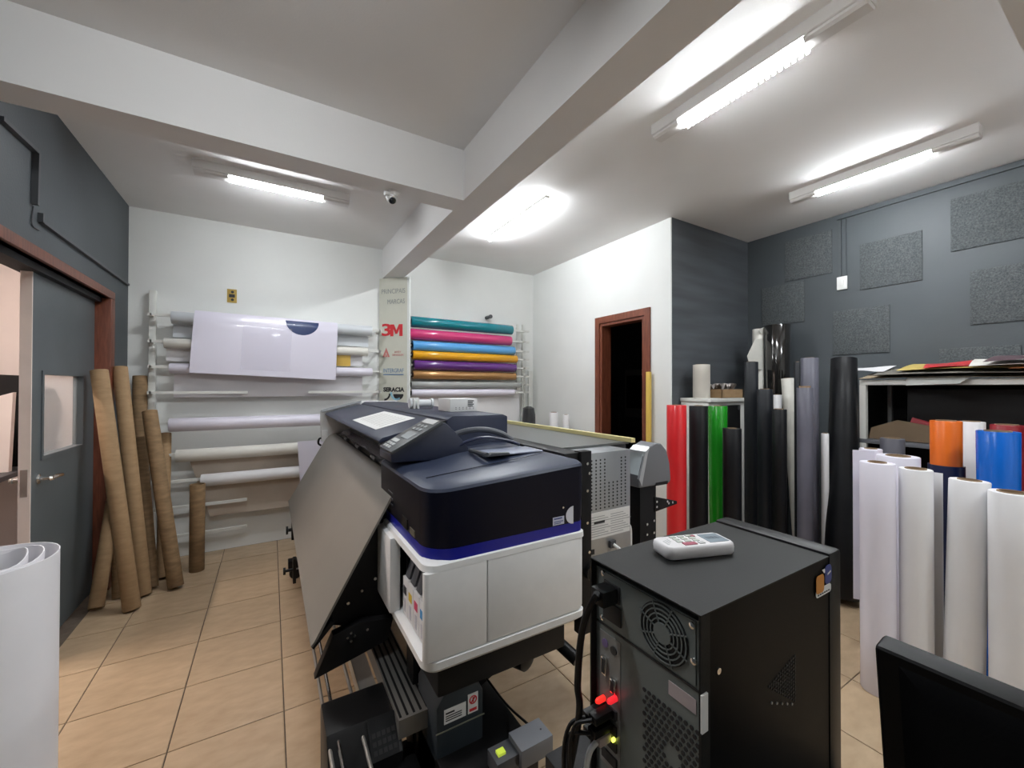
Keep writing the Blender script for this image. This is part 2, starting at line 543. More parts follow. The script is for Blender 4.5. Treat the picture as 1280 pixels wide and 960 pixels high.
# open outlet box on the back wall
p = at(290, 370, Y=YB)
t = thing('outlet_box', (p.x, YB, p.z-.055), 'open wall outlet box with yellow wires above the poster sheet', 'outlet')
MB().box(p.x-.036, p.x+.036, YB-.006, YB, p.z-.06, p.z+.06).build('box', mat('ochre_plastic', (.45, .3, .06), .6), t)
MB().box(p.x-.022, p.x+.022, YB-.009, YB-.005, p.z-.014, p.z+.014).build('module', INK, t)
for s in (-1, 1):
    MB().cyl((p.x+.004, YB-.009, p.z+s*.035), (p.x+.004, YB-.005, p.z+s*.035), .012, n=10).build('hole', INK, t)

# carpet squares
CARPET = mat('grey_speckled_carpet', (.05, .056, .06), .95, c2=(.125, .138, .143), scale=120, bump=.5, bscale=150)
for (y0, z0, lab) in ((1.565, 2.44, 'speckled grey carpet square between the dark corner and the pair of conduits'),
                      (1.005, 2.25, 'speckled grey carpet square beside the white switch plate'),
                      (.49, 2.415, 'speckled grey carpet square just under the ceiling conduit and over another square'),
                      (.40, 1.885, 'speckled grey carpet square below the one under the ceiling conduit'),
                      (1.19, 1.73, 'speckled grey carpet square above the big leaning black roll'),
                      (1.775, 2.05, 'speckled grey carpet square behind the tall glossy black roll'),
                      (.55, 1.36, 'speckled grey carpet square half hidden behind the sheet pile')):
    t = MB().box(XR-.008, XR, y0, y0+.368, z0, z0+.37).build('carpet_square', CARPET, None, bevel=.002)
    tag(t, lab, 'wall panel', 'carpet squares on the grey wall')

# dark room equipment
t = thing('wall_panel', (5.29, 4.4, 1.2), 'dim equipment board with two round dials inside the dark room', 'panel')
MB().box(5.26, 5.3, 4.0, 5.0, .95, 1.75).build('board', mat('dim_grey_board', (.2, .2, .2), .7), t)
MB().box(5.245, 5.262, 4.5, 4.95, 1.1, 1.65).build('screen', BLACKP, t)
for z in (1.5, 1.24):
    MB().lathe((5.262, 4.28, z), (-1, 0, 0), [(.07, 0), (.07, .012), (.03, .016)], 18).build('dial', BLACKP, t)

# neighbouring room content
t = thing('side_table', (-2.2, 4.9, 0), 'dark table seen through the left opening', 'table')
MB().box(-2.7, -1.75, 4.6, 5.4, .72, .76).build('top', DGREY, t, bevel=.004)
for x in (-2.65, -1.8):
    for y in (4.65, 5.35):
        MB().box(x-.02, x+.02, y-.02, y+.02, 0, .719).build('leg', BLACKM, t)
t = MB().prism([(-2.6, 4.85, .762), (-1.8, 4.85, .762), (-1.78, 4.85, 1.40), (-2.5, 4.85, 1.12)], (0, .05, 0)).build('tilted_board', PINK_WALL)
tag(t, 'pale tilted board standing on the dark table beyond the opening', 'board')
t = MB().prism([(-2.6, 5.15, .762), (-1.85, 5.15, .762), (-1.8, 5.15, 1.54), (-2.6, 5.15, 1.58)], (0, .2, 0)).build('dark_case', BLACKP)
tag(t, 'black case on the table beyond the opening', 'case')

# ------------------------------------------------------------------ rolls
def roll(name, label, cat, p0, p1, r, m, group=None, r_top=None, core=.04, core_m=KRAFT_IN, core_len=None, flap=None, flap_m=None, out=.004):
    """a roll of film on a cardboard core between two end points; r_top lets it flare"""
    p0, p1 = Vector(p0), Vector(p1)
    a = (p1-p0)
    L = a.length
    a.normalize()
    rt = r_top or r
    core = min(core, r*.72)
    lo = p0 if p0.z < p1.z else p1
    t = thing(name, (lo.x, lo.y, lo.z-(r if abs(a.z) < .5 else 0)), label, cat, group)
    MB().lathe(p0, a, [(core, 0), (r-.002, 0), (r, .003), (r*.75+rt*.25, L*.25), ((r+rt)/2, L*.5), (r*.25+rt*.75, L*.75), (rt, L-.003), (rt-.002, L), (core*rt/r, L)], 32, closed_prof=True).build('film', m, t, smooth=.8)
    ex = out if core_len is None else core_len
    MB().lathe(p0-a*out, a, [(core-.006, 0), (core-.0005, 0), (core-.0005, L+out+ex), (core-.006, L+out+ex)], 24, closed_prof=True).build('core', core_m, t)
    if flap:
        flap(t, p0, p1, r)
    return t


def flap_sheet(m, ang, length, u0=.0, u1=1., curl=0., name='loose_end'):
    """a loose end that leaves the roll tangentially; ang = direction on the ground, curl = sideways bow"""
    def f(t, p0, p1, r):
        a = (p1-p0)
        d = Vector((math.cos(ang), math.sin(ang), 0))
        nrm = Vector((-d.y, d.x, 0))
        rows = []
        for i in range(7):
            k = i/6
            s = d*(length*k)+nrm*(r+.001-curl*k*k)
            rows.append([p0+a*u0+s, p0+a*(u0+u1)*.5+s, p0+a*u1+s])
        MB().sheet(rows, .0016).build(name, m, t)
    return f


PEGM = RACKW

# left rack on the back wall
t = thing('roll_rack', (.05, 4.38, 0), 'white wall rack with long pegs holding white rolls under the outlet box', 'rack')
for x in (-.835,):
    MB().box(x-.022, x+.022, YB-.075, YB-.03, .12, 2.24).build('upright', PEGM, t, bevel=.003)
    for z in (.16, 1.2, 2.2):
        MB().box(x-.012, x+.012, YB-.03, YB-.001, z-.02, z+.02).build('wall_bracket', PEGM, t)
PZ = [2.03, 1.815, 1.61, 1.40, 1.147, .89, .67, .455, .22]
PY = YB-.15
for z in PZ:
    for s, x in ((1, -.835), (-1, .966)):
        MB().box(min(x, x+s*.66), max(x, x+s*.66), PY-.011, PY+.011, z-.011, z+.011).build('peg', PEGM, t)
        MB().box(x-.012, x+.012, PY-.011, YB-(.074 if s > 0 else .001), z-.012, z+.012).build('peg_arm', PEGM, t)


def hroll(label, x0, x1, z, r, m, group, core=.03):
    return roll('vinyl_roll', label, 'roll', (x0, PY, z-core+.017), (x1, PY, z-core+.017), r, m, group, core=core, core_m=CREAM)


def hang(name, label, m, x0, x1, z0, z1, y, cat='sheet', skew=0., wave=.004, th=.0012, n=10, x0b=None, x1b=None):
    """a sheet hanging from z1 down to z0, with slight waves"""
    x0b = x0 if x0b is None else x0b
    x1b = x1 if x1b is None else x1b
    rows = []
    for i in range(9):
        k = i/8
        z = z1+(z0-z1)*k
        rows.append([((x0*(1-k)+x0b*k)+((x1-x0)*(1-k)+(x1b-x0b)*k)*j/n, y+wave*math.sin(j*1.3+i*.8)*k, z+skew*(j/n)*k) for j in range(n+1)])
    return MB().sheet(rows, th)


LG = 'white rolls on the wall rack pegs'
hroll('pale grey white roll on the topmost peg of the white wall rack', -.70, .88, 2.03, .052, mat('pale_grey_vinyl', (.6, .63, .66), .3), None)
hroll('slim cream roll on the second peg of the white wall rack', -.745, .84, 1.815, .042, CREAM, None, core=.028)
hroll('lilac white roll on the third peg behind the poster sheet', -.71, .885, 1.61, .042, WVINYL, None, core=.028)
hroll('glossy lilac white roll on the peg just below the hanging wide sheet', -.71, .90, 1.147, .056, WVINYL, None)
hroll('warm white roll above the beige wall light sheet', -.665, .87, .89, .052, CREAM, None)
hroll('short white roll in front of the beige wall light sheet', -.50, .87, .67, .052, WPAPER, None)
o = hang('s', '', None, -.69, .80, 1.36, 1.60, PY+.047).build('hanging_sheet', mat('lilac_grey_sheet', (.62, .6, .62), .4, var=.04, scale=3))
tag(o, 'wide white sheet hanging from the third roll below the poster sheet', 'sheet')
o = hang('s', '', None, -.70, .86, 1.86, 2.0, PY+.055).build('hanging_sheet', mat('pale_grey_sheet', (.66, .69, .72), .4))
tag(o, 'pale grey sheet end hanging from the topmost roll', 'sheet')
o = hang('s', '', None, -.74, .80, 1.66, 1.79, PY+.045).build('hanging_sheet', WPAPER)
tag(o, 'white sheet end hanging from the slim cream roll', 'sheet')
o = hang('s', '', None, -.60, .84, .33, .88, PY+.057, x0b=-.44, x1b=.84).build('wall_light_sheet', BEIGE)  # beige sheet stands in for lamp light and roll shadows on the wall
tag(o, 'beige sheet standing in for warm light on the wall behind the lower rack pegs', 'sheet')
o = hang('s', '', None, .215, .62, .36, .945, PY-.056, x0b=.25, x1b=.62, wave=.002).build('hanging_sheet', WVINYL)
tag(o, 'white sheet hanging over the warm white roll beside the printer', 'sheet')
# yellow sample square
p = at(429, 451, Y=PY-.05)
o = MB().box(p.x-.055, p.x+.075, PY-.0575, PY-.0555, 1.655, 1.765).build('yellow_swatch', mat('amber_vinyl', (.62, .4, .08), .4))
o.location.y += .06
tag(o, 'amber yellow swatch beside the poster sheet on the rack', 'swatch')
# printed poster sheet draped over the three upper rolls
t = thing('poster_sheet', (0, PY-.06, 1.54), 'large glossy white printed sheet with dark blue half disc over the rack', 'poster')
SY = PY-.062


def poster_pt(u, v):
    a, b_, c_, d_ = Vector((-.545, 0, 2.085)), Vector((.555, 0, 2.07)), Vector((.535, 0, 1.515)), Vector((-.575, 0, 1.565))
    q = (a*(1-u)+b_*u)*(1-v)+(d_*(1-u)+c_*u)*v
    q.y = SY-.004*math.sin(u*9+v*4)*v-.012*v+.03*max(0, .12-v)/.12
    return q


MB().sheet([[poster_pt(j/14, i/10) for j in range(15)] for i in range(11)], .0012).build('sheet', mat('poster_white', (.72, .69, .79), .28, coat=.5), t)
pts = [poster_pt(.60+.005, .03)]
ctr_u, rad_u = .725, .125
arc = []
for k in range(17):
    an = PI*k/16
    arc.append((ctr_u-rad_u*math.cos(an), .035+.235*math.sin(an)))
b = MB()
rows = [[poster_pt(u, .035+(v-.035)*q/4)+Vector((0, -.0016, 0)) for q in range(5)] for u, v in arc]
b.sheet(rows, .0006).build('blue_half_disc', mat('poster_navy', (.022, .04, .12), .3), t)
# glossy clear film with crumples
rows = []
for i in range(13):
    rows.append([poster_pt(.31+.34*j/12, .18+.72*i/12)+Vector((0, -.004-.006*random.random()*(1 if 1 < i < 12 and 2 < j < 11 else .1), 0)) for j in range(13)])
MB().sheet(rows, .0006).build('clear_film', mat('clear_film', (.8, .78, .86), .06, alpha=.12, spec=1.), t)

# coloured rack
t = thing('roll_rack', (1.98, 4.38, 0), 'white wall rack with short pegs holding the bright coloured rolls', 'rack')
CX0, CX1 = 1.235, 2.70
for x in (CX0-.02, CX1):
    MB().box(x-.012, x+.012, YB-.045, YB-.02, .75, 2.25).build('upright', PEGM, t)
    for z in (.8, 1.5, 2.2):
        MB().box(x-.008, x+.008, YB-.02, YB-.001, z-.012, z+.012).build('wall_bracket', PEGM, t)
MB().box(CX1+.055, CX1+.075, YB-.06, YB-.04, .75, 2.25).build('upright', PEGM, t)
MB().box(CX1, CX1+.075, YB-.05, YB-.045, .75, .79).build('foot_tie', PEGM, t)
CY = YB-.19
cz = [2.145, 2.012, 1.892, 1.792, 1.684, 1.58, 1.477, 1.385]
ccol = [('teal', (0., .175, .22), .058, 1.243, 2.518, .2), ('pink', (.58, .04, .17), .058, 1.225, 2.50, .2), ('sky blue', (.1, .36, .72), .053, 1.262, 2.55, .2),
        ('amber yellow', (.75, .36, .01), .048, 1.262, 2.585, .2), ('purple', (.1, .022, .18), .053, 1.275, 2.565, .2), ('metallic gold', (.42, .22, .08), .048, 1.265, 2.565, .25),
        ('silver grey', (.36, .37, .36), .034, 1.25, 2.64, .25), ('white', (.75, .74, .72), .04, 1.25, 2.55, .3)]
for (nm, c, r, x0, x1, rg), z in zip(ccol, cz):
    x0 += .028
    mm = mat(nm.replace(' ', '_')+'_vinyl', c, rg, .5 if 'gold' in nm else 0., coat=.4, var=.03, scale=3)
    roll('vinyl_roll', nm+' vinyl roll on the rack beside the brand board', 'roll', (x0, CY, z), (x1, CY, z), r, mm, None, core=.025, core_m=BLACKP, out=.012)
    MB().box(CX0-.028, CX1+.07, CY-.0105, CY+.0105, z-.0105, z+.0105).build('peg', PEGM, t)
    for x in (CX0-.02, CX1):
        MB().box(x-.012, x+.012, CY-.0105, YB-.044, z-.012, z+.012).build('peg_arm', PEGM, t)
o = hang('s', '', None, 1.30, 2.66, .95, 1.42, CY+.044).build('hanging_sheet', WPAPER)
tag(o, 'broad white sheet hanging below the bright coloured rolls', 'sheet')
# dark fitting on wall above teal roll
o = MB().lathe((2.27, YB, 2.30), (0, -1, 0), [(.022, 0), (.022, .05), (.014, .06), (.014, .09), (.024, .1), (.024, .12)], 14).build('pipe_stub', DGREY)
tag(o, 'dark pipe stub on the white wall above the teal roll', 'pipe')

# brand board
A, B = Vector((.985, 4.40, 0)), Vector((1.218, 4.17, 0))
t = thing('brand_board', (1.1, 4.3, 1.2), 'tall cream board listing brand names between the two racks', 'sign')
xd = (B-A).normalized()
nd = Vector((xd.y, -xd.x, 0))
CREAMB = mat('cream_sign_board', (.66, .66, .57), .45, var=.03)
MB().prism([A+Vector((0, 0, 1.16)), B+Vector((0, 0, 1.16)), B+Vector((0, 0, 2.598)), A+Vector((0, 0, 2.598))], -nd*.018).build('board', CREAMB, t)
MB().prism([B+Vector((0, 0, 1.16)), B+xd*.022+Vector((0, 0, 1.16)), B+xd*.022+Vector((0, 0, 2.598)), B+Vector((0, 0, 2.598))], -nd*.03).build('edge_trim', mat('white_edge_trim', (.8, .82, .8), .3), t)
W = (B-A).length


def on_sign(u, z):
    return A+xd*(W*u)+nd*.001+Vector((0, 0, z))


zd = Vector((0, 0, 1))
text('PRINCIPAIS', .07, on_sign(.5, 2.455), xd, zd, GREYINK, t, width=.275)
text('MARCAS', .07, on_sign(.6, 2.345), xd, zd, GREYINK, t, width=.20)
text('3', .175, on_sign(.27, 2.045), xd, zd, REDINK, t, width=.11, bold=.004)
MB().prism([on_sign(.40+.44*u, 1.982+.125*v) for u, v in ((0, 0), (0, 1), (.3, 1), (.5, .5), (.7, 1), (1, 1), (1, 0), (.74, 0), (.74, .62), (.58, .2), (.42, .2), (.26, .62), (.26, 0))], nd*.0012).build('lettering', REDINK, t)
text('AVERY\nDENNISON', .03, on_sign(.67, 1.80), xd, zd, SALMON, t, width=.13)
b = MB()
for q in ([(.13, 1.765), (.26, 1.865), (.39, 1.765), (.32, 1.765), (.26, 1.815), (.20, 1.765)],):
    b.prism([on_sign(u, z) for u, z in q], nd*.0012)
b.prism([on_sign(.22, 1.765), on_sign(.26, 1.80), on_sign(.30, 1.765)], nd*.0012)
b.build('triangle_emblem', SALMON, t)
text('INTERGRAF', .06, on_sign(.52, 1.62), xd, zd, BLUEINK, t, width=.235)
MB().prism([on_sign(.16, 1.575), on_sign(.88, 1.575), on_sign(.88, 1.585), on_sign(.16, 1.585)], nd*.0012).build('underline', BLUEINK, t)
text('SERACIA', .06, on_sign(.53, 1.42), xd, zd, INK, t, width=.245, bold=.003)


def arcband(u0, z0, ru, r0, r1, a0, a1, m, nm):
    o1 = [(u0+ru*r1*math.cos(a0+(a1-a0)*k/12), z0+r1*math.sin(a0+(a1-a0)*k/12)) for k in range(13)]
    o0 = [(u0+ru*r0*math.cos(a0+(a1-a0)*k/12), z0+r0*math.sin(a0+(a1-a0)*k/12)) for k in range(12, -1, -1)]
    MB().prism([on_sign(u, z) for u, z in o1+o0], nd*.0012).build(nm, m, t)


arcband(.70, 1.375, 3, .001, .06, PI, 2*PI, INK, 'half_disc')
arcband(.64, 1.385, 3, .055, .075, PI*.95, 1.7*PI, SKYINK, 'blue_arc')
arcband(.2, 1.38, 3, .055, .075, 1.5*PI, 2*PI, INK, 'dark_arc')

# items in the far right corner of the white walls
o = MB().box(2.80, 2.825, YB-.03, YB-.01, .02, 1.72).build('white_batten', RACKW)
tag(o, 'thin white batten standing in the corner next to the coloured rack', 'batten')
o = MB().box(2.86, 2.92, YB-.05, YB-.035, .02, 1.66).build('white_panel_strip', RACKW)
tag(o, 'narrow white panel strip leaning in the wall corner', 'panel')
b = MB()
rings = []
for k, (h, s) in enumerate(((0, .9), (.1, 1.05), (.6, 1.), (.95, 1.02), (1.12, .95), (1.2, .8), (1.22, .3))):
    rings.append([(2.66+.085*s*math.cos(a*PI/8)*(1+.12*math.sin(3*a+k)), 4.06+.07*s*math.sin(a*PI/8)*(1+.12*math.cos(2*a+k*2)), h) for a in range(16)])
o = b.loft(rings).build('plastic_bag', mat('black_bag_plastic', (.03, .032, .034), .2, coat=.3, bump=.6, bscale=25))
tag(o, 'tall dark plastic bag standing under the coloured rack', 'bag')
roll('vinyl_roll', 'stout little white roll standing by the white wall behind the printer', 'roll', (2.80, 3.75, 0), (2.80, 3.75, 1.16), .05, WPAPER)
roll('vinyl_roll', 'slim white roll standing close to the white wall behind the printer', 'roll', (2.86, 3.6, 0), (2.86, 3.6, 1.14), .035, WPAPER, core=.02)

# ------------------------------------------------------------------ cardboard tubes
def ctube(label, base_px, top, wpx, group=None, m=KRAFT, base=None):
    B_ = Vector(base) if base else at(*base_px, Z=0)
    d = B_.dot(FW*Vector((1, 1, 0)))
    px = base_px[0]
    tt = (px-640)/FPX
    r = wpx*d/(2*FPX*math.sqrt(1+tt*tt))
    a = (top-B_).normalized()
    lift = r*math.sqrt(max(0, 1-a.z*a.z))
    B_ = B_+Vector((0, 0, lift))
    L = (top-B_).length
    t = MB().lathe(B_, top-B_, [(r-.006, 0), (r-.001, 0), (r, .002), (r, L-.002), (r-.001, L), (r-.006, L)], 28, closed_prof=True).build('cardboard_tube', m, None, smooth=.8)
    tag(t, label, 'tube', group)
    return t


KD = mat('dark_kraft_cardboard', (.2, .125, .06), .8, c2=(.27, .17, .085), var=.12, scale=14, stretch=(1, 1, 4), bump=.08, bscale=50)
ctube('long pale cardboard tube leaning across the grey door leaf', (165, 763), at(124, 463, X=-.99), 24)
ctube('tall cardboard tube leaning on the brown door frame', (180, 745), at(150, 459, X=-.955), 21)
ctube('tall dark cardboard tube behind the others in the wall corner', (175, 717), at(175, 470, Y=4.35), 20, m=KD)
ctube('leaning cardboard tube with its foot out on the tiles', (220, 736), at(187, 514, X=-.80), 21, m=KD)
ctube('narrow cardboard tube between the leaning tube and the white rack', (203, 724), at(207, 542, X=-.745), 17, m=KRAFT)
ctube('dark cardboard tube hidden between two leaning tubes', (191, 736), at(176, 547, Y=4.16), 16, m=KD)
ctube('cardboard tube slanting the other way below the long pale tube', (120, 764), at(146, 600, X=-.965), 22, m=KRAFT)
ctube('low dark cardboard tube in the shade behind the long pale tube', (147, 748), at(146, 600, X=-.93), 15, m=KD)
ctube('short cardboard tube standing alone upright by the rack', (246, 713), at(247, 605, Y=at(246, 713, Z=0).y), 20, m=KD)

# coiled white sheet at the left edge
t = thing('coiled_sheet', (-.60, 1.60, 0), 'large loosely coiled white vinyl sheet standing near the wide opening', 'roll')
b = MB()
rows = []
N = 84
for i in range(N+1):
    k = i/N
    an = -1.2+k*2*PI*2.6
    r = .155-.075*k
    cx, cy = -.645, 1.578
    e = (1-k)*0
    rows.append([(cx+r*math.cos(an), cy+r*math.sin(an), z) for z in (0.002, .33, .66, 1.0+.012*math.sin(3*an)*k)])
b.sheet(rows, .0022).build('sheet', mat('coil_white', (.84, .83, .86), .4, var=.02), t)
for dx, dy, z1, an in ((.03, -.02, .975, .3), (-.02, .03, .965, .9), (.0, -.05, .97, -.2), (-.04, -.01, .96, .6)):
    d = Vector((math.cos(an), math.sin(an), 0))*.045
    c0 = Vector((-.655+dx, 1.575+dy, 0))
    MB().sheet([[c0-d+Vector((0, 0, .01)), c0-d+Vector((0, 0, z1-.03))], [c0+Vector((.004, 0, .01)), c0+Vector((.004, 0, z1-.01))], [c0+d+Vector((0, 0, .01)), c0+d+Vector((0, 0, z1))]], .0016).build('inner_leaf', WPAPER, t)

# ------------------------------------------------------------------ standing rolls on the right
def stand(label, px, py, wpx, d, m, group=None, top_scale=1., core=.038, core_m=KRAFT_IN, lean=(0, 0), flap=None, name='vinyl_roll', core_len=None):
    P = ground(px, d)
    tt = (px-640)/FPX
    r = wpx*d/(2*FPX*math.sqrt(1+tt*tt))
    z = EYE-(py-484)/FPX*d
    top = P+Vector((0, 0, z))
    base = P+Vector((lean[0], lean[1], 0))
    a = (top-base).normalized()
    base.z = (r/top_scale)*math.sqrt(max(0, 1-a.z*a.z))
    return roll(name, label, 'roll', base, top, r/top_scale, m, group, r_top=r, core=core, core_m=core_m, flap=flap, core_len=core_len)


RED = mat('red_vinyl', (.66, .02, .025), .3, var=.04, scale=4, coat=.3)
GREEN = mat('green_vinyl', (.012, .25, .012), .25, var=.08, scale=4, coat=.3)
ORANGE = mat('orange_vinyl', (.8, .16, .015), .3, var=.04, scale=4)
BLUEV = mat('bright_blue_vinyl', (.004, .13, .58), .25, var=.05, scale=4)
NAVYV = mat('navy_vinyl', (.012, .018, .06), .3)
DREDV = mat('dark_red_vinyl', (.25, .012, .02), .35)
WP2 = mat('soft_white_vinyl', (.82, .815, .83), .45, var=.03, scale=3, bump=.03, bscale=30)
WP3 = mat('lilac_white_vinyl', (.80, .775, .87), .4, var=.03, scale=3, bump=.03, bscale=30)
stand('red vinyl roll standing by the white wall corner', 845.5, 506, 25, 2.95, RED, core=.03)
stand('black vinyl roll standing between the red and the green roll', 873, 507, 24, 3.0, BLACKV, core=.03)
stand('green vinyl roll flaring at its top', 897, 507, 25, 3.08, GREEN, top_scale=1.25, core=.03)
stand('short black roll standing in front of the white cabinet', 915, 535, 24, 2.88, BLACKV, core=.03)
stand('tall slim charcoal roll rising beside the white cabinet', 939, 452, 18, 3.12, CHARV, core=.03)
stand('charcoal roll a head lower than its tall slim neighbour', 956, 486, 20, 2.98, CHARV, core=.03)
stand('plain black roll in front of the crumpled white roll', 974, 511, 19, 2.86, BLACKV, core=.03)
stand('slim white roll hidden between black rolls', 972, 493, 11, 3.35, WPAPER, core=.02)
stand('tall glossy black roll flaring at its top against the grey corner', 972, 406, 33, 3.62, BLACKG, top_scale=1.35, core=.04)
TC = stand('tall cream roll with a torn corner beside the glossy black roll', 948, 411, 15, 3.72, CREAM, core=.025)
G_ = ground(948, 3.72)
FYP = G_.y-.045
MB().prism([at(x, y, Y=FYP) for x, y in ((934, 445), (944, 424), (953, 423), (953, 462), (938, 460))], (0, .002, 0)).build('torn_corner', CREAM, TC)
MB().prism([at(x, y, Y=FYP) for x, y in ((948, 412), (957, 408), (957, 418), (954, 420))], (0, .002, 0)).build('torn_corner', CREAM, TC)
roll('vinyl_roll', 'crumpled cream roll slanting between the black and grey rolls', 'roll', ground(1001, 3.3)+Vector((0, 0, .03)), at(985, 473, Y=1.72), .05, mat('crumpled_cream', (.66, .64, .58), .35, bump=.6, bscale=14, var=.06), core=.03)
stand('slate violet roll standing behind its lower twin', 1012, 447, 23, 2.98, GREYV, core=.03)
stand('lower slate violet roll with a kraft core showing', 1006, 484, 21, 2.78, GREYV, core=.034, core_m=KRAFT, core_len=.012)
stand('thin dark tube behind the slate violet rolls', 997, 452, 9, 3.2, CHARV, core=.012)
stand('thin white roll next to the big leaning black roll', 1031, 541, 10, 2.88, WPAPER, core=.015)
# big leaning black roll
bt = ground(1055, 3.0)
bt.z = EYE+(484-448)/FPX*3.0
bb = at(1052, 752, Z=0)
roll('vinyl_roll', 'big black roll leaning against the white shelf', 'roll', bb+Vector((0, 0, .035)), bt, .10, BLACKV, r_top=.078, core=.04, core_m=BLACKP)
# white rolls in front
stand('lilac white roll standing at the end of the front row', 1096, 577, 46, 1.95, WP3, core=.036)
stand('white roll with a loose end beside the lilac one', 1144, 585, 44, 1.88, WP2, core=.038,
      flap=flap_sheet(WP2, math.radians(-60), .10, 0, .985, .03))
stand('white roll leaning a little in the front row', 1211, 599, 54, 1.78, WP2, core=.038, lean=(-.03, .02))
stand('white roll with an open kraft core nearest the black monitor', 1264, 614, 64, 1.65, WP2, core=.042)
stand('white roll with a pointed loose flap beside the leaning black roll', 1088, 560, 30, 2.38, WP3, core=.03,
      flap=flap_sheet(WP3, math.radians(125), .1, .2, .995, .0))
stand('dark grey roll behind the wide white roll', 1115, 547, 32, 2.6, DGREYV, core=.04)
stand('wide white roll behind the front row', 1122, 569, 56, 2.14, WP3, core=.05)
t = stand('orange vinyl roll with a navy wrap around its lower part', 1182, 525, 42, 2.16, ORANGE, core=.04, top_scale=1.06)
P = ground(1182, 2.16)
MB().lathe((P.x, P.y, .01), (0, 0, 1), [(.0635, 0), (.07, 0), (.07, 1.03), (.0635, 1.03)], 32, closed_prof=True).build('navy_wrap', NAVYV, t)
stand('white roll standing behind the orange and blue rolls', 1214, 526, 36, 2.28, WP2, core=.035)
stand('dark red roll with a white top edge behind the blue roll', 1258, 530, 44, 2.2, DREDV, core=.05)
stand('bright blue vinyl roll flaring at its top', 1247, 538, 58, 1.94, BLUEV, core=.05, top_scale=1.12)

# ------------------------------------------------------------------ white cabinet with things on it
t = thing('small_cabinet', (3.32, 2.13, 0), 'white cabinet with black door in the dark grey corner', 'cabinet')
cx0, cx1, cy0, cy1, czt = 3.07, 3.60, 1.99, 2.27, 1.36
MB().box(cx0, cx1, cy0+.02, cy1, .02, czt-.03).build('body', RACKW, t, bevel=.004)
MB().box(cx0-.01, cx1+.01, cy0-.005, cy1, czt-.03, czt).build('top', RACKW, t, bevel=.004)
MB().box(cx0+.045, cx1-.1, cy0+.004, cy0+.019, .7, czt-.06).build('door', BLACKP, t, bevel=.002)
MB().box(cx0+.045, cx1-.1, cy0+.004, cy0+.019, .08, .68).build('door', BLACKP, t, bevel=.002)
MB().box(cx1-.14, cx1-.12, cy0-.008, cy0+.005, czt-.1, czt-.06).build('latch', DGREY, t)
roll('paper_roll', 'short cream paper roll standing on the white cabinet', 'roll', (3.17, 2.14, czt), (3.17, 2.14, czt+.285), .068, mat('cream_roll', (.55, .51, .45), .6, var=.05), core=.05,
     flap=flap_sheet(mat('cream_roll', (0, 0, 0)), math.radians(-30), .06, 0, 1, .0))
t = thing('cardboard_box', (3.43, 2.12, czt), 'low open cardboard box of crumpled paper on the white cabinet', 'box')
b = MB()
bx0, bx1, by0, by1 = 3.27, 3.585, 2.02, 2.22
b.box(bx0, bx1, by0, by1, czt, czt+.004)
for q in ((bx0, bx1, by0, by0+.004), (bx0, bx1, by1-.004, by1), (bx0, bx0+.004, by0, by1), (bx1-.004, bx1, by0, by1)):
    b.box(*q, czt, czt+.075)
b.build('box', KRAFT, t)
for k in range(7):
    x, y = random.uniform(bx0+.05, bx1-.05), random.uniform(by0+.04, by1-.04)
    b = MB()
    rows = []
    for i in range(5):
        rows.append([(x+(i-2)*.022+random.uniform(-.01, .01), y+(j-2)*.02+random.uniform(-.01, .01), czt+.085+random.uniform(-.02, .045)) for j in range(5)])
    b.sheet(rows, .0012).build('crumpled_paper', mat('greyish_paper', (.5, .45, .42), .7), t)

# ------------------------------------------------------------------ shelf against the right wall
t = thing('shelf_unit', (3.87, .3, 0), 'white steel shelf unit with black shade panels against the grey wall', 'shelf')
sx0, sx1, sy0, sy1, sz = 3.61, XR-.012, -.75, 1.205, 1.505
MB().box(sx0, sx1, sy0, sy1, sz-.035, sz).build('top_shelf', RACKW, t, bevel=.003)
MB().box(sx0, sx1, sy0, sy1, 1.06, 1.09).build('shelf', MGREY, t, bevel=.003)
MB().box(sx0, sx1, sy0, sy1, .3, .33).build('shelf', MGREY, t, bevel=.003)
for x in (sx0+.018, sx1-.018):
    for y in (sy0+.018, sy1-.018):
        for z0, z1 in ((0, .3), (.33, 1.06), (1.09, sz-.035)):
            MB().box(x-.018, x+.018, y-.018, y+.018, z0, z1).build('post', RACKW, t)
MB().box(sx1-.012, sx1, sy0+.04, sy1-.04, .33, sz-.036).build('shade_back', BLACKM, t)  # black panel paints the shade under the top shelf
MB().box(sx0+.05, sx1-.03, sy1-.012, sy1-.002, .33, sz-.036).build('side_panel', BLACKM, t)  # black panel added to paint the shade inside the shelf
o = MB().box(3.78, 4.10, -.6, 1.0, 1.091, 1.44).build('shade_block', BLACKP, None, bevel=.01)  # black block added to paint the shaded space under the top shelf
tag(o, 'long black block standing in for the shade under the top shelf', 'carton')
# folded cardboard on middle shelf
for lab, m, q in (('brown folded cardboard on the middle shelf', mat('dull_brown_card', (.14, .095, .055), .8, var=.1), [(3.63, 1.16, 1.095), (3.63, .72, 1.095), (3.66, .84, 1.2), (3.66, 1.02, 1.23), (3.64, 1.15, 1.17)]),
                  ('dark red folded sheet on the middle shelf behind the brown cardboard', DREDV, [(3.70, 1.0, 1.095), (3.70, .62, 1.095), (3.73, .62, 1.14), (3.73, .96, 1.25)])):
    o = MB().prism(q, (.02, 0, 0)).build('folded_card', m)
    tag(o, lab, 'cardboard')
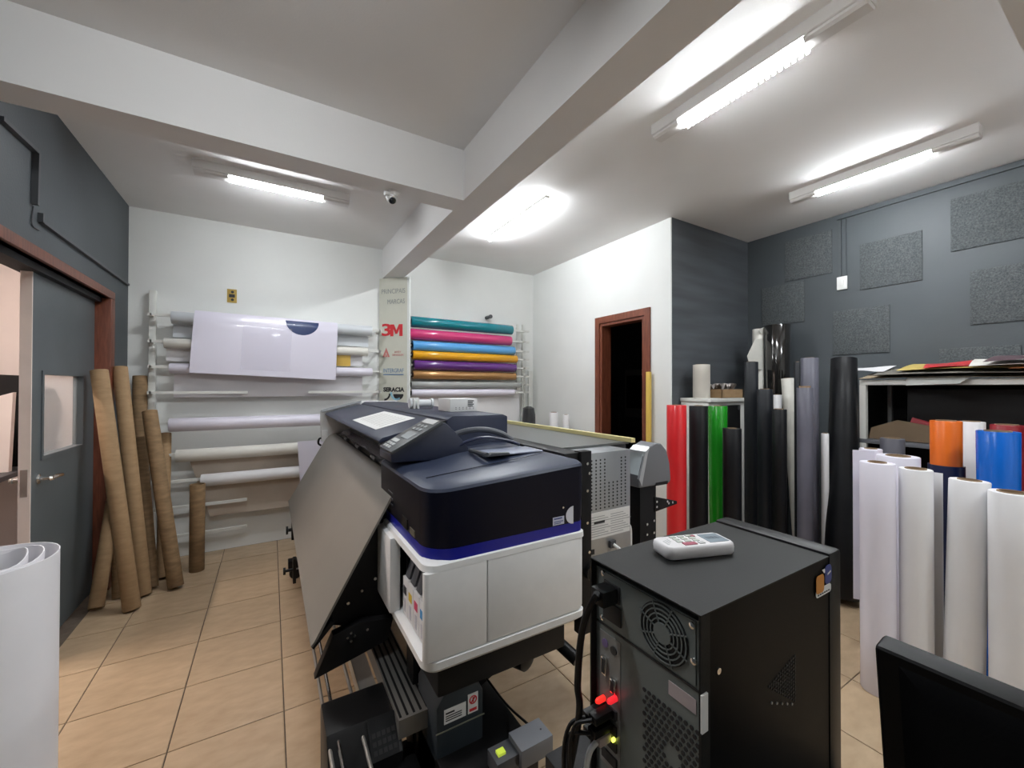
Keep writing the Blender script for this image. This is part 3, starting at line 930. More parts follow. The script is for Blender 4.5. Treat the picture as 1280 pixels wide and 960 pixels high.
# stacked sheets on the top shelf
def flat_sheet(label, m, pts, z, droop=None, curl=0., th=.0015, tilt=.16):
    """quad of (x, y) corners on the shelf top with optional drooping corner and wavy edge"""
    a, b_, c_, d_ = [Vector((*p, z)) for p in pts]
    rows = []
    for i in range(9):
        v = i/8
        row = []
        for j in range(13):
            u = j/12
            q = (a*(1-u)+b_*u)*(1-v)+(d_*(1-u)+c_*u)*v
            q.z += curl*(math.sin(u*5+v*3)*.5+.5)+tilt*max(0, q.x-sx0)
            if droop and q.x < sx0:
                q.z -= (sx0-q.x)*droop
            row.append(q)
        rows.append(row)
    o = MB().sheet(rows, th).build('loose_sheet', m)
    tag(o, label, 'sheet')
    return o


FOIL = mat('silver_foil_sheet', (.5, .5, .47), .25, .5, bump=.4, bscale=12)
flat_sheet('brown paper sheet at the bottom of the pile on the white shelf', mat('brown_paper', (.3, .23, .15), .7), [(3.58, 1.2), (3.59, .1), (4.05, .0), (4.05, 1.2)], sz+.003, curl=.012)
flat_sheet('silver foil sheet drooping over the edge of the white shelf', FOIL, [(3.50, .93), (3.52, .70), (3.9, .55), (3.85, 1.0)], sz+.021, droop=.55)
flat_sheet('grey board sheet spread in the pile on the white shelf', mat('grey_board', (.16, .15, .13), .7), [(3.55, 1.13), (3.57, -.1), (3.95, -.1), (3.95, 1.13)], sz+.026, curl=.012)
flat_sheet('yellow sheet under the red one in the shelf pile', mat('mustard_sheet', (.55, .42, .12), .5), [(3.66, 1.02), (3.72, .2), (4.0, .2), (4.0, 1.02)], sz+.048, curl=.012)
flat_sheet('red sheet lying in the pile on the white shelf', RED, [(3.62, .88), (3.75, .66), (3.95, .7), (3.85, .92)], sz+.066, curl=.008)
flat_sheet('cream sheet on top of the shelf pile', CREAM, [(3.62, .68), (3.60, .05), (3.98, .05), (3.98, .72)], sz+.068, curl=.014)
flat_sheet('dark plum sheet curling up at the end of the shelf pile', mat('plum_sheet', (.1, .06, .07), .4), [(3.6, .62), (3.6, -.2), (3.9, -.2), (3.9, .60)], sz+.09, curl=.02)
flat_sheet('orange brown strip on the shelf pile', mat('rust_sheet', (.32, .12, .04), .5), [(3.58, .52), (3.59, -.3), (3.7, -.3), (3.7, .52)], sz+.055, curl=.004)
flat_sheet('white sheet corner sticking out near the leaning black roll', WPAPER, [(3.74, 1.30), (3.70, 1.10), (3.95, 1.10), (3.95, 1.40)], sz+.044, curl=.01)

# ------------------------------------------------------------------ large format printer
PR = thing('wide_format_printer', (.75, 2.4, 0), 'wide navy and light grey large format inkjet printer with grey front panel', 'printer')
PY0, PY1 = 1.15, 3.70
UY1 = 1.76                    # far side of the ink unit
# profile of the print carriage cover, swept along the printer
cov = [(.675, 1.305), (.70, 1.32), (.96, 1.32), (.985, 1.31), (.985, 1.02), (.66, 1.02), (.66, 1.19)]
MB().prism_y(cov, 1.69, PY1-.03).build('top_cover', NAVYTOP, PR, bevel=.006)
# front lid, sloping
lid = [(.655, 1.302), (.40, 1.238), (.385, 1.225), (.39, 1.215), (.41, 1.222), (.66, 1.285)]
ld = MB().prism_y(lid, 1.72, PY1-.05).build('front_lid', NAVYTOP, PR, bevel=.003)
MB().prism_y([(.655, 1.296), (.672, 1.30), (.672, 1.27), (.655, 1.27)], 1.70, PY1-.05).build('hinge_gap', BLACKP, PR)


def lidp(x, y, h=.0012):
    return Vector((x, y, 1.302+(x-.655)*(1.302-1.238)/(.655-.40)+h))


MB().prism([lidp(.43, 1.98), lidp(.62, 1.98), lidp(.62, 2.62), lidp(.43, 2.62)], (0, 0, .0012)).build('instruction_label', LABELW, ld)
b = MB()
for k in range(9):
    y = 2.04+k*.06
    b.prism([lidp(.46, y, .0026), lidp(.59, y, .0026), lidp(.59, y+.012, .0026), lidp(.46, y+.012, .0026)], (0, 0, .0004))
b.build('label_print', mat('pale_grey_print', (.5, .5, .48), .6), ld)
# interior and platen
MB().prism_y([(.58, 1.02), (.66, 1.02), (.66, 1.27), (.58, 1.25)], UY1, PY1-.05).build('inner_wall', BLACKP, PR)
MB().prism_y([(.44, 1.045), (.60, 1.065), (.60, 1.04), (.45, 1.02)], UY1, PY1-.05).build('platen', mat('satin_platen', (.3, .3, .3), .35, .4), PR)
MB().prism_y([(.50, 1.07), (.585, 1.075), (.585, 1.10), (.52, 1.09)], UY1+.02, PY1-.12).build('media_guide', SILVERP, PR, bevel=.003)
rows = []
for i in range(9):
    y = 2.05+i*.17
    rows.append([(x, y, 1.095+.02*math.sin(i*1.7+x*9)*(x < .5)) for x in (.46, .5, .55, .58)])
MB().sheet(rows, .001).build('clear_strip', mat('clear_plastic_strip', (.7, .72, .78), .1, alpha=.45), PR)
b = MB()
for y in (2.15, 2.6, 3.05):
    b.cyl((.47, y, 1.075), (.47, y+.1, 1.078), .012)
b.build('pinch_rollers', DGREY, PR)
# grey front panel (after-heater), curved sheet metal
prof = [(.50, 1.06), (.455, 1.058), (.43, 1.048), (.40, 1.02), (.34, .915), (.27, .79), (.20, .665), (.14, .555), (.128, .54)]
pan = MB().sheet([[(x, y, z) for y in (1.575, 2.2, 2.9, PY1-.03)] for x, z in prof], .008).build('front_panel', PGREY, PR)
MB().prism_y([(.128, .538), (.135, .53), (.20, .60), (.19, .612)], 1.575, PY1-.03).build('panel_lip', BLACKM, PR)
MB().prism_y([(.462, 1.063), (.475, 1.064), (.475, 1.058), (.462, 1.056)], UY1, PY1-.06).build('panel_slot', BLACKP, PR)
# panel side supports
for y in (1.66, PY1-.09):
    MB().prism_y([(.16, .57), (.44, 1.02), (.60, 1.0), (.60, .56), (.34, .50)], y, y+.015).build('side_plate', BLACKM, PR)
b = MB()
for k in range(6):
    x = .26+k*.05
    b.cyl((x, 1.655, .62+k*.035), (x, 1.661, .62+k*.035), .006, n=8)
b.build('bolts', CHROME, PR)
# far end cap
MB().prism_y([(.36, 1.02), (.352, 1.25), (.40, 1.262), (.665, 1.325), (.985, 1.325), (.985, .98), (.60, .9), (.44, 1.0)], PY1-.03, PY1).build('end_cap', PWHITE, PR, bevel=.005)
MB().prism_y([(.35, 1.245), (.36, 1.262), (.67, 1.335), (.67, 1.318), (.37, 1.243)], PY1-.055, PY1-.03).build('end_trim', SILVERP, PR)
b = MB().tube([(.375, PY1-.03, 1.03), (.345, PY1-.03, 1.02), (.34, PY1-.03, .985), (.36, PY1-.03, .965)], .008)
b.build('end_hook', BLACKP, PR)
MB().box(.36, .41, PY1-.04, PY1-.01, 1.0, 1.09).build('end_latch', PWHITE, PR, bevel=.006)
# far side ink/maintenance box hidden behind the panel
MB().box(.55, 1.0, 1.8, PY1-.03, .62, 1.02).build('chassis', BLACKM, PR)

# ---- ink unit at the near end
def rrect(x0, x1, y0, y1, rn, z, n=7, rb=.02):
    """plan outline; rn = radius of the two corners at y0 (near end), rb at the far end"""
    pts = []
    for (cx, cy, r, a0) in ((x0+rn, y0+rn, rn, PI), (x1-.03, y0+.03, .03, 1.5*PI), (x1-rb, y1-rb, rb, 0), (x0+rb, y1-rb, rb, .5*PI)):
        for k in range(n+1):
            a = a0+.5*PI*k/n
            x, y = cx+r*math.cos(a), cy+r*math.sin(a)
            pts.append(Vector((x, y, z(x, y) if callable(z) else z)))
    return pts


UX0, UX1 = .40, 1.005


def ztop(x, y):
    u = (x-UX0)/(UX1-UX0)
    return 1.128+.032*min(1, max(0, u*1.3-.05))


def zdeck(x, y):
    u = min(1, max(0, (x-UX0-.03)/.33))
    return 1.15+.042*u*u*(3-2*u)-.012*max(0, (x-.9)/.1)


rings = [rrect(UX0+.004, UX1-.004, PY0+.004, UY1, .09, .955),
         rrect(UX0+.002, UX1-.002, PY0+.002, UY1, .09, .975),
         rrect(UX0, UX1, PY0, UY1, .09, ztop),
         rrect(UX0+.004, UX1-.003, PY0+.004, UY1-.001, .09, lambda x, y: ztop(x, y)+.009),
         rrect(UX0+.016, UX1-.008, PY0+.018, UY1-.003, .085, lambda x, y: min(zdeck(x, y), ztop(x, y)+.016)),
         rrect(UX0+.03, UX1-.03, PY0+.12, UY1-.006, .05, zdeck)]
rings.append([Vector(((p.x-.7)*.6+.7, (p.y-1.5)*.6+1.5, zdeck((p.x-.7)*.6+.7, 0)+.001)) for p in rings[-1]])
rings.append([Vector(((p.x-.7)*.2+.7, (p.y-1.5)*.2+1.5, zdeck((p.x-.7)*.2+.7, 0)+.001)) for p in rings[-2]])
MB().loft(rings[:3]).build('ink_unit_housing', mat('navy_plastic_shaded', (.0025, .0035, .013), .4, spec=.22), PR, smooth=.5)  # same plastic as the top, shade on the walls put into its colour
nb = MB().loft(rings[2:]).build('housing_lit_top', mat('navy_plastic_lit', (.026, .035, .066), .4, var=.06, scale=30, bump=.015, bscale=400), PR, smooth=.5)  # same plastic as the walls, paler to paint the light on the deck
MB().prism([Vector((x, y, zdeck(x, y)+.0006)) for x, y in ((.44, 1.285), (.9, 1.285), (.9, 1.288), (.44, 1.288))], (0, 0, .0014)).build('lid_seam', BLACKP, nb)
MB().loft([rrect(UX0+.003, UX1-.003, PY0+.003, UY1-.01, .088, .918), rrect(UX0+.003, UX1-.003, PY0+.003, UY1-.01, .088, .957)]).build('blue_band', BLUE, PR, smooth=.5)
# white ink unit shell: a closed band top, bottom tray, end cover, front door around an open cartridge bay
MB().loft([rrect(UX0-.012, UX1+.002, PY0-.006, UY1, .045, .90), rrect(UX0-.008, UX1+.002, PY0-.004, UY1, .045, .918), rrect(UX0+.01, UX1-.01, PY0+.012, UY1-.01, .05, .925)]).build('shell_top', PWHITE, PR, smooth=.6)
MB().loft([rrect(UX0+.0, UX1-.03, PY0+.006, UY1-.02, .04, .597), rrect(UX0-.012, UX1-.004, PY0-.008, UY1, .045, .612), rrect(UX0-.012, UX1-.002, PY0-.008, UY1, .045, .634), rrect(UX0-.004, UX1-.004, PY0, UY1, .045, .638)]).build('shell_tray', PWHITE, PR, smooth=.6)
# near corner cover wraps from the front face around to the seam in the end face
cc = []
rc = .016
for k in range(9):
    a = PI+.5*PI*k/8
    cc.append((UX0-.012+rc+rc*math.cos(a), PY0-.006+rc+rc*math.sin(a)))
outer = [(UX0-.012, 1.164)]+cc+[(.592, PY0-.006)]
inner = [(.592, PY0+.008), (UX0+.03, PY0+.008), (UX0+.012, PY0+.012), (UX0+.012, 1.164)]
loop = outer+inner
MB().loft([[Vector((x, y, .640)) for x, y in loop], [Vector((x, y, .8995)) for x, y in loop]]).build('corner_cover', PWHITE, PR, bevel=.006)
# end cover behind the seam
ev = [(.596, PY0-.006), (.97, PY0-.006), (1.0, PY0+.012), (1.005, PY0+.05), (1.005, 1.7), (.97, 1.7), (.97, PY0+.04), (.596, PY0+.03)]
MB().loft([[Vector((x, y, .640)) for x, y in ev], [Vector((x, y, .8995)) for x, y in ev]]).build('end_cover', PWHITE, PR, bevel=.004)
# front door beyond the bay
MB().box(UX0-.03, UX0+.012, 1.475, UY1+.01, .63, .905).build('ink_door', PWHITE, PR, bevel=.014)
# bay interior and cartridges
MB().box(.60, .615, 1.175, 1.47, .64, .899).box(UX0+.03, .60, 1.462, 1.472, .64, .899).box(UX0+.03, .60, 1.168, 1.176, .64, .899).build('bay_liner', BLACKP, PR)
CARTW = mat('cartridge_white', (.72, .72, .73), .4)
for k, c in enumerate(((.02, .02, .025), (.6, .42, .03), (.55, .04, .12), (.02, .22, .5))):
    y = 1.43-k*.062
    ct = MB().box(UX0+.014, .58, y-.029, y+.029, .642, .77).build('ink_cartridge', CARTW, PR, bevel=.003)
    MB().box(UX0+.0125, UX0+.0142, y-.016, y+.016, .715, .742).build('colour_patch', mat('ink_patch_%d' % k, c, .5), ct)
    MB().box(UX0+.0125, UX0+.0142, y-.009, y+.009, .655, .70).build('cartridge_print', mat('pale_print', (.5, .5, .55), .6), ct)
    MB().prism([(UX0+.02, y-.022, .772), (UX0+.08, y-.022, .772), (UX0+.09, y-.022, .85), (UX0+.04, y-.022, .83)], (0, .044, 0)).build('release_lever', mat('lever_grey', (.07, .08, .095), .4), PR, bevel=.003)
# stickers on the navy end face and end print
ey = PY0-.0004
MB().box(.855, .905, ey-.0008, ey, .962, .99).build('sticker', mat('pale_sticker', (.62, .65, .78), .5), PR)
b = MB()
pts = [(.947, .955)]+[(.947-.034*math.sin(PI*k/10), .987-.032*math.cos(PI*k/10)) for k in range(11)]+[(.947, 1.019)]
b.prism([(x, ey-.001, z) for x, z in pts], (0, .0008, 0)).build('half_round_sticker', mat('pale_sticker2', (.75, .77, .85), .5), PR)
MB().cyl((.90, ey-.002, 1.02), (.90, ey, 1.02), .004, n=10).build('screw', CHROME, PR)
for z, h, wd in ((.982, .006, .035), (.972, .004, .04), (.966, .004, .03)):
    MB().box(.86, .86+wd, ey-.0014, ey-.0008, z, z+h-.001).build('sticker_print', mat('slate_print', (.1, .12, .3), .6), PR)
MB().box(UX0-.002, UX0+.004, 1.36, 1.42, .965, 1.0).build('lever_slot', BLACKP, PR)
MB().box(UX0-.001, UX0+.004, 1.28, 1.33, .965, .985).build('front_badge', mat('badge_gold', (.16, .14, .1), .4), PR)
b = MB()
for k in range(3):
    b.box(UX0-.001, UX0+.003, 1.55, 1.62, 1.04-k*.022, 1.046-k*.022)
b.build('front_print', DGREY, PR)
# control panel wedge
cp = [(.385, 1.168), (.385, 1.195), (.395, 1.205), (.585, 1.305), (.60, 1.307), (.645, 1.265), (.70, 1.20), (.70, 1.16)]
cw = MB().prism_y(cp, 1.52, 1.70).build('control_panel', NAVY, PR, bevel=.004)
MB().prism([(.388, 1.512, 1.198), (.388, 1.705, 1.198), (.588, 1.705, 1.304), (.588, 1.512, 1.304)], (-.006, 0, .011)).build('panel_face', mat('panel_dark_grey', (.05, .053, .058), .35), cw, bevel=.003)


def cpp(u, y, h=.0132):
    p = Vector((.388+.2*u, y, 1.198+.106*u))+Vector((-.006, 0, .0112))
    return p


def cpq(u0, u1, y0, y1, m, nm, h=.0012):
    MB().prism([cpp(u0, y0), cpp(u0, y1), cpp(u1, y1), cpp(u1, y0)], Vector((-.5, 0, .87))*h).build(nm, m, cw)


cpq(.36, .56, 1.545, 1.645, mat('lcd_grey', (.3, .32, .33), .25), 'display')
cpq(.86, .99, 1.54, 1.68, mat('silver_key', (.6, .6, .6), .35), 'key_cap')
for u in (.05, .13):
    for y in (1.58, 1.615, 1.65):
        cpq(u, u+.055, y, y+.022, mat('light_key', (.55, .57, .56), .4), 'button', .003)
for u in (.62, .73):
    for y in (1.555, 1.595, 1.635):
        cpq(u, u+.06, y, y+.022, mat('mid_key', (.35, .36, .37), .4), 'button', .003)
cpq(.22, .30, 1.60, 1.68, mat('light_key', (0, 0, 0)), 'logo_plate')
# hoses and trays lying on the deck in front of the cover
b = MB().tube([(.60, 1.60, 1.205), (.635, 1.585, 1.235), (.70, 1.57, 1.262), (.78, 1.555, 1.268), (.86, 1.545, 1.25), (.92, 1.54, 1.215)], .013, 10)
b.build('hose', mat('hose_grey', (.08, .085, .1), .4), PR)
b = MB().tube([(.64, 1.53, 1.20), (.70, 1.52, 1.228), (.78, 1.51, 1.238), (.88, 1.50, 1.22), (.93, 1.495, 1.20)], .007, 8)
b.build('hose', mat('hose_navy', (.02, .025, .06), .35), PR)
MB().prism_y([(.575, 1.19), (.60, 1.195), (.598, 1.245), (.58, 1.27), (.57, 1.268), (.588, 1.24)], 1.58, 1.61).build('hose_lever', mat('lever_dark', (.045, .05, .065), .35), PR, bevel=.003)
MB().box(.70, .94, 1.33, 1.46, 1.192, 1.1975).build('deck_tray', mat('tray_blue_grey', (.35, .38, .48), .25, coat=.3), PR, bevel=.002)
b = MB().tube([(.685, 1.47, 1.197), (.685, 1.325, 1.2)], .009, 8)
b.build('tray_rail', DGREY, PR)
MB().prism_y([(.685, 1.194), (.78, 1.194), (.775, 1.204), (.70, 1.208)], 1.315, 1.335).build('tray_clip', DGREY, PR, bevel=.002)
# rear feed unit with perforated steel end
MB().box(1.005, 1.10, 1.27, 3.6, .70, 1.185).build('rear_frame', BLACKM, PR, bevel=.003)
MB().box(1.075, 1.13, 1.255, 1.30, .45, 1.19).build('rear_bracket', BLACKM, PR, bevel=.003)
rp = MB().box(1.13, 1.375, 1.275, 3.6, .62, 1.175).build('rear_cabinet', STEEL, PR, bevel=.003)
MB().box(1.09, 1.50, 1.40, 3.58, 1.176, 1.186).build('rear_top_plate', mat('dark_steel_plate', (.14, .145, .14), .4, .4), PR)
MB().prism_y([(1.376, 1.0), (1.376, 1.17), (1.50, 1.17), (1.50, 1.05)], 1.42, 3.58).build('rear_guide', DGREY, PR)
b = MB()
for i in range(9):
    for j in range(15):
        if 4 <= i <= 6 and j > 7:
            continue
        x, z = 1.148+i*.0245, .94+j*.0145
        b.cyl((x, 1.2738, z), (x, 1.2755, z), .0042, n=6)
hp = b.build('vent_holes', INK, rp)
hp['kind'] = 'stuff'
MB().box(1.137, 1.37, 1.2735, 1.275, .815, .925).build('rating_label', LABELW, rp)
b = MB()
for k in range(9):
    z = .905-k*.010
    b.box(1.145, 1.22+.02*(k % 3), 1.2728, 1.2735, z, z+.003)
    b.box(1.255, 1.33+.015*(k % 4), 1.2728, 1.2735, z, z+.003)
b.build('label_lines', mat('grey_label_print', (.4, .4, .4), .6), rp)
MB().box(1.16, 1.22, 1.2726, 1.2735, .878, .888).build('label_brand', INK, rp)
for x, z in ((1.105, 1.14), (1.115, 1.10), (1.105, 1.03), (1.105, .90), (1.115, .78), (1.105, .68)):
    MB().cyl((x, 1.25, z), (x, 1.256, z), .006, n=8).build('screw', CHROME, PR)
MB().box(1.145, 1.162, 1.272, 1.275, .755, .775).build('port', INK, rp)
MB().box(1.245, 1.275, 1.262, 1.275, .765, .795).build('plug', DGREY, rp)
MB().tube([(1.26, 1.262, .78), (1.275, 1.235, .76), (1.31, 1.225, .70), (1.345, 1.22, .62), (1.36, 1.22, .52)], .007).build('white_cable', LABELW, PR)
MB().tube([(1.375, 1.30, .83), (1.40, 1.30, .82), (1.405, 1.30, .75), (1.40, 1.30, .55)], .006).build('white_cable', LABELW, PR)
# round rear control head on a post
hp = [(-.118, 0), (-.118, .045), (-.085, .15), (-.045, .195), (.0, .212), (.045, .205), (.085, .17), (.11, .10), (.118, .02), (.11, 0)]
hx, hy, hz = 1.645, 1.36, .962
MB().loft([[Vector((hx+x, y, hz+z)) for x, z in hp] for y in (hy, hy+.10)]).build('control_head', MGREY, PR, bevel=.012, seg=3)
MB().prism([(hx-.112, hy+.01, hz+.06), (hx-.112, hy+.09, hz+.06), (hx-.078, hy+.09, hz+.16), (hx-.078, hy+.01, hz+.16)], (-.006, 0, .002)).build('head_screen', mat('screen_grey', (.45, .5, .52), .2), PR)
MB().prism([(hx-.10, hy-.002, hz+.01), (hx-.118, hy-.002, hz+.045), (hx-.075, hy-.002, hz+.175), (hx-.045, hy-.002, hz+.195), (hx-.06, hy-.002, hz+.16), (hx-.09, hy-.002, hz+.05)], (0, .102, 0)).build('head_trim', SILVERP, PR)
MB().box(hx+.0, hx+.09, hy-.001, hy+.02, hz-.002, hz+.014).build('head_slot', BLACKP, PR)
MB().box(hx-.10, hx+.015, hy+.01, hy+.09, .12, hz).build('post', BLACKM, PR, bevel=.003)
MB().prism_y([(hx+.0, .905), (hx+.17, .86), (hx+.17, .845), (hx+.0, .83)], hy+.005, hy+.02).build('bracket_arm', BLACKM, PR, bevel=.002)
b = MB()
for x, z in ((hx+.01, .88), (hx+.01, .855), (hx+.09, .87), (hx+.10, .86), (hx+.13, .86), (hx-.06, .78), (hx-.01, .79), (hx-.06, .73), (hx-.01, .73)):
    b.cyl((x, hy+.0, z), (x, hy+.008, z), .006, n=8)
b.build('post_bolts', CHROME, PR)
MB().cyl((1.12, 1.235, .70), (1.12, 1.258, .70), .03, n=18).build('roll_knob', BLACKP, PR)
# stand
MB().prism_y([(.44, .598), (1.0, .598), (1.02, .46), (.95, .385), (.64, .255), (.60, .14), (.44, .14)], 1.42, 1.50).build('stand_leg', BLACKM, PR, bevel=.004)
MB().prism_y([(.44, .61), (.95, .61), (.95, .50), (.64, .25), (.60, .14), (.44, .14)], 3.45, 3.53).build('stand_leg', BLACKM, PR, bevel=.004)
for y, x0_, x1_ in ((1.46, .12, .64), (2.5, .45, 1.55), (3.49, .12, 1.55)):
    MB().box(x0_, x1_, y-.04, y+.04, .085, .14).build('stand_foot', BLACKM, PR, bevel=.004)
    for x in (x0_+.05, x1_-.05):
        MB().cyl((x, y-.025, .042), (x, y+.025, .042), .042, n=20).build('caster', BLACKP, PR)
        MB().box(x-.02, x+.02, y-.03, y+.03, .07, .086).build('caster_fork', STEEL, PR)
MB().box(hx-.13, hx+.04, hy-.0, hy+.14, .085, .12).build('post_foot', BLACKM, PR)
b = MB()
b.box(.355, .46, 1.29, 3.45, .33, .39)
beam = b.build('cross_beam', ALU, PR)
b = MB()
for k in range(5):
    b.box(.36+k*.022, .367+k*.022, 1.30, 3.44, .39, .3925)
b.build('beam_ribs', BLACKM, beam)
MB().box(.29, .35, 1.50, 3.45, .27, .32).build('lower_beam', ALU, PR)
MB().box(.45, .95, 1.20, 1.62, .48, .596).build('under_tray', BLACKM, PR, bevel=.01)
# take-up reel unit
for x, z in ((.16, .35), (.185, .36), (.255, .35)):
    MB().cyl((x, .9, z), (x, 3.45, z), .006, n=8).build('take_up_rod', CHROME if z == .36 else ALU, PR)
MB().prism([(.15, 1.30, .16), (.15, 1.50, .16), (.15, 1.52, .375), (.15, 1.36, .38), (.15, 1.28, .30)], (.22, 0, 0)).build('take_up_motor', BLACKP, PR, bevel=.012)
MB().prism_y([(.14, .40), (.40, .46), (.42, .54), (.30, .56), (.20, .54)], 1.61, 1.65).build('take_up_bracket', BLACKM, PR, bevel=.004)
b = MB()
for x, z in ((.25, .52), (.262, .505), (.275, .52), (.262, .535), (.32, .53)):
    b.cyl((x, 1.60, z), (x, 1.612, z), .005, n=8)
b.build('bracket_bolts', CHROME, PR)
mo = MB().prism([(.27, 1.276, .305), (.355, 1.276, .305), (.355, 1.352, .383), (.27, 1.352, .383)], (0, -.003, .003)).build('motor_label', BLACKM, PR)
b = MB()
for i in range(5):
    for j in range(3):
        k = .12+.2*j
        b.prism([(.278+i*.015, 1.276+.076*k-.004, .305+.078*k+.0042), (.289+i*.015, 1.276+.076*k-.004, .305+.078*k+.0042), (.289+i*.015, 1.276+.076*(k+.12)-.004, .305+.078*(k+.12)+.0042), (.278+i*.015, 1.276+.076*(k+.12)-.004, .305+.078*(k+.12)+.0042)], (0, -.0006, .0006))
b.build('motor_print', mat('mid_grey_print', (.03, .03, .03), .7, spec=.2), mo)
MB().prism([(.24, 1.0, .0), (.40, 1.0, .0), (.42, 1.36, .0), (.22, 1.36, .0)], (0, 0, .26)).build('take_up_cover', BLACKP, PR, bevel=.02)
MB().box(.14, .23, PY1-.25, PY1-.19, .30, .44).build('take_up_end', BLACKP, PR)
MB().lathe((.17, PY1-.22, .37), (-1, 0, 0), [(.012, 0), (.012, .05), (.03, .052), (.03, .065)], 14).build('clamp_knob', BLACKP, PR)
# knob seen beside the far end of the front panel
kp = at(366, 712, Y=3.3)
MB().cyl((kp.x+.0, 3.3, kp.z), (kp.x-.05, 3.3, kp.z), .01, n=10).cyl((kp.x-.045, 3.3, kp.z), (kp.x-.06, 3.3, kp.z), .025, n=14).box(kp.x, kp.x+.02, 3.27, 3.33, kp.z-.09, kp.z+.08).build('panel_knob', BLACKP, PR)
# waste bottle
wb = MB()
prof2 = [(.45, .10), (.615, .10), (.615, .44), (.60, .47), (.575, .515), (.49, .515), (.47, .47), (.45, .44)]
wo = wb.prism_y(prof2, 1.21, 1.40).build('waste_bottle', SLATE, PR, bevel=.012)
MB().prism_y([(.52, .505), (.575, .505), (.56, .55), (.53, .55)], 1.24, 1.36).build('bottle_handle', SLATE, wo, bevel=.01)
MB().box(.448, .617, 1.2075, 1.2095, .362, .366).build('bottle_line', mat('olive_line', (.2, .2, .15), .5), wo)
MB().box(.475, .55, 1.2075, 1.2095, .385, .43).build('bottle_label', LABELW, wo)
MB().box(.557, .593, 1.2075, 1.2095, .385, .447).build('warning_label', LABELW, wo)
b = MB().box(.48, .51, 1.2068, 1.2074, .415, .42)
for k in range(3):
    b.box(.48, .535, 1.2068, 1.2074, .393+k*.007, .396+k*.007)
b.build('label_print', INK, wo)
MB().lathe((.575, 1.2072, .427), (0, -1, 0), [(.010, 0), (.014, 0), (.014, .0006), (.010, .0006)], 18, closed_prof=True).obox((.575, 1.2068, .427), (.009, 0, .009), (0, .0003, 0), (-.0015, 0, .0015)).obox((.575, 1.2068, .427), (.002, 0, 0), (0, .0003, 0), (0, 0, .008)).box(.562, .588, 1.2066, 1.2072, .391, .40).build('prohibition_mark', REDINK, wo)
# grey sensor box on a low arm, with green light
MB().box(.655, .772, 1.035, 1.115, .295, .352).build('sensor_box', MGREY, PR, bevel=.003)
MB().box(.58, .66, 1.05, 1.115, .285, .335).build('sensor_arm', DGREY, PR, bevel=.003)
MB().box(.595, .62, 1.07, 1.09, .335, .343).build('green_light', mat('green_led', (.4, .5, .05), .3, emit=.6), PR)
MB().box(.45, .75, 1.08, 1.46, .14, .285).build('foot_cover', BLACKP, PR, bevel=.01)
MB().cyl((.75, 1.072, .353), (.75, 1.072, .3535), .003, n=8).build('sensor_screw', INK, PR)
# media holder cylinders under the unit
MB().cyl((.93, 1.42, .50), (1.0, 1.19, .42), .024, n=18).build('media_holder', BLACKP, PR)
MB().cyl((.935, 1.40, .525), (.975, 1.24, .468), .009, n=12).build('holder_rod', CHROME, PR)
MB().lathe((.80, 1.42, .43), (.3, -1, -.1), [(.02, 0), (.045, .04), (.05, .09), (.04, .14), (.02, .15)], 18).build('media_flange', BLACKP, PR)
MB().tube([(.70, 1.40, .36), (.74, 1.28, .30), (.73, 1.12, .345)], .004).build('black_cable', BLACKP, PR)

# yellow bars
o = MB().box(1.475, 1.50, 1.36, 3.2, 1.187, 1.207).build('yellow_straightedge', PYELL)
tag(o, 'long pale yellow straightedge lying along the back of the printer', 'straightedge')
o = MB().box(2.912, 2.940, 2.475, 2.515, 0, 1.59).build('yellow_pole', YELLOW, None, bevel=.002)
tag(o, 'yellow pole standing upright against the brown door frame', 'pole')

# things on the printer top
t = thing('white_carton', (.885, 2.05, 1.32), 'small white carton with a printed label on the printer cover', 'box')
MB().box(.80, .955, 1.965, 2.14, 1.3205, 1.388).build('carton', mat('white_carton', (.7, .7, .69), .55), t, bevel=.003)
b = MB()
for k in range(4):
    b.box(.90, .935-.006*(k % 2), 1.9638, 1.9648, 1.374-k*.009, 1.379-k*.009)
for k in range(12):
    b.box(.83+.02*(k % 6), .835+.02*(k % 6), 1.9638, 1.9648, 1.333+.008*(k//6), 1.336+.008*(k//6))
b.build('carton_print', INK, t)
t = thing('film_spool', (.76, 2.45, 1.32), 'small spool with clear film lying beside the white carton on the printer', 'spool')
MB().lathe((.71, 2.38, 1.352), (1, .0, 0), [(.03, 0), (.03, .012), (.022, .013), (.022, .13), (.03, .131), (.03, .143)], 18).build('spool', mat('clear_spool', (.7, .72, .74), .3), t)
for x in (.725, .748):
    MB().box(x, x+.012, 2.345, 2.41, 1.3205, 1.385).build('spool_stand', LABELW, t, bevel=.002)

# ------------------------------------------------------------------ desk, computer, remote, monitor
DZT = .77
t = thing('computer_desk', (.65, .05, 0), 'narrow black desk under the computer tower', 'desk')
MB().box(.44, .868, -.75, .615, DZT-.03, DZT).build('desk_top', BLACKM, t, bevel=.003)
MB().box(.46, .85, .57, .60, 0, DZT-.031).build('side_panel', BLACKM, t)
MB().box(.46, .85, -.73, -.70, 0, DZT-.031).build('side_panel', BLACKM, t)
MB().box(.64, .66, -.70, .57, .35, DZT-.031).build('modesty_panel', BLACKM, t)

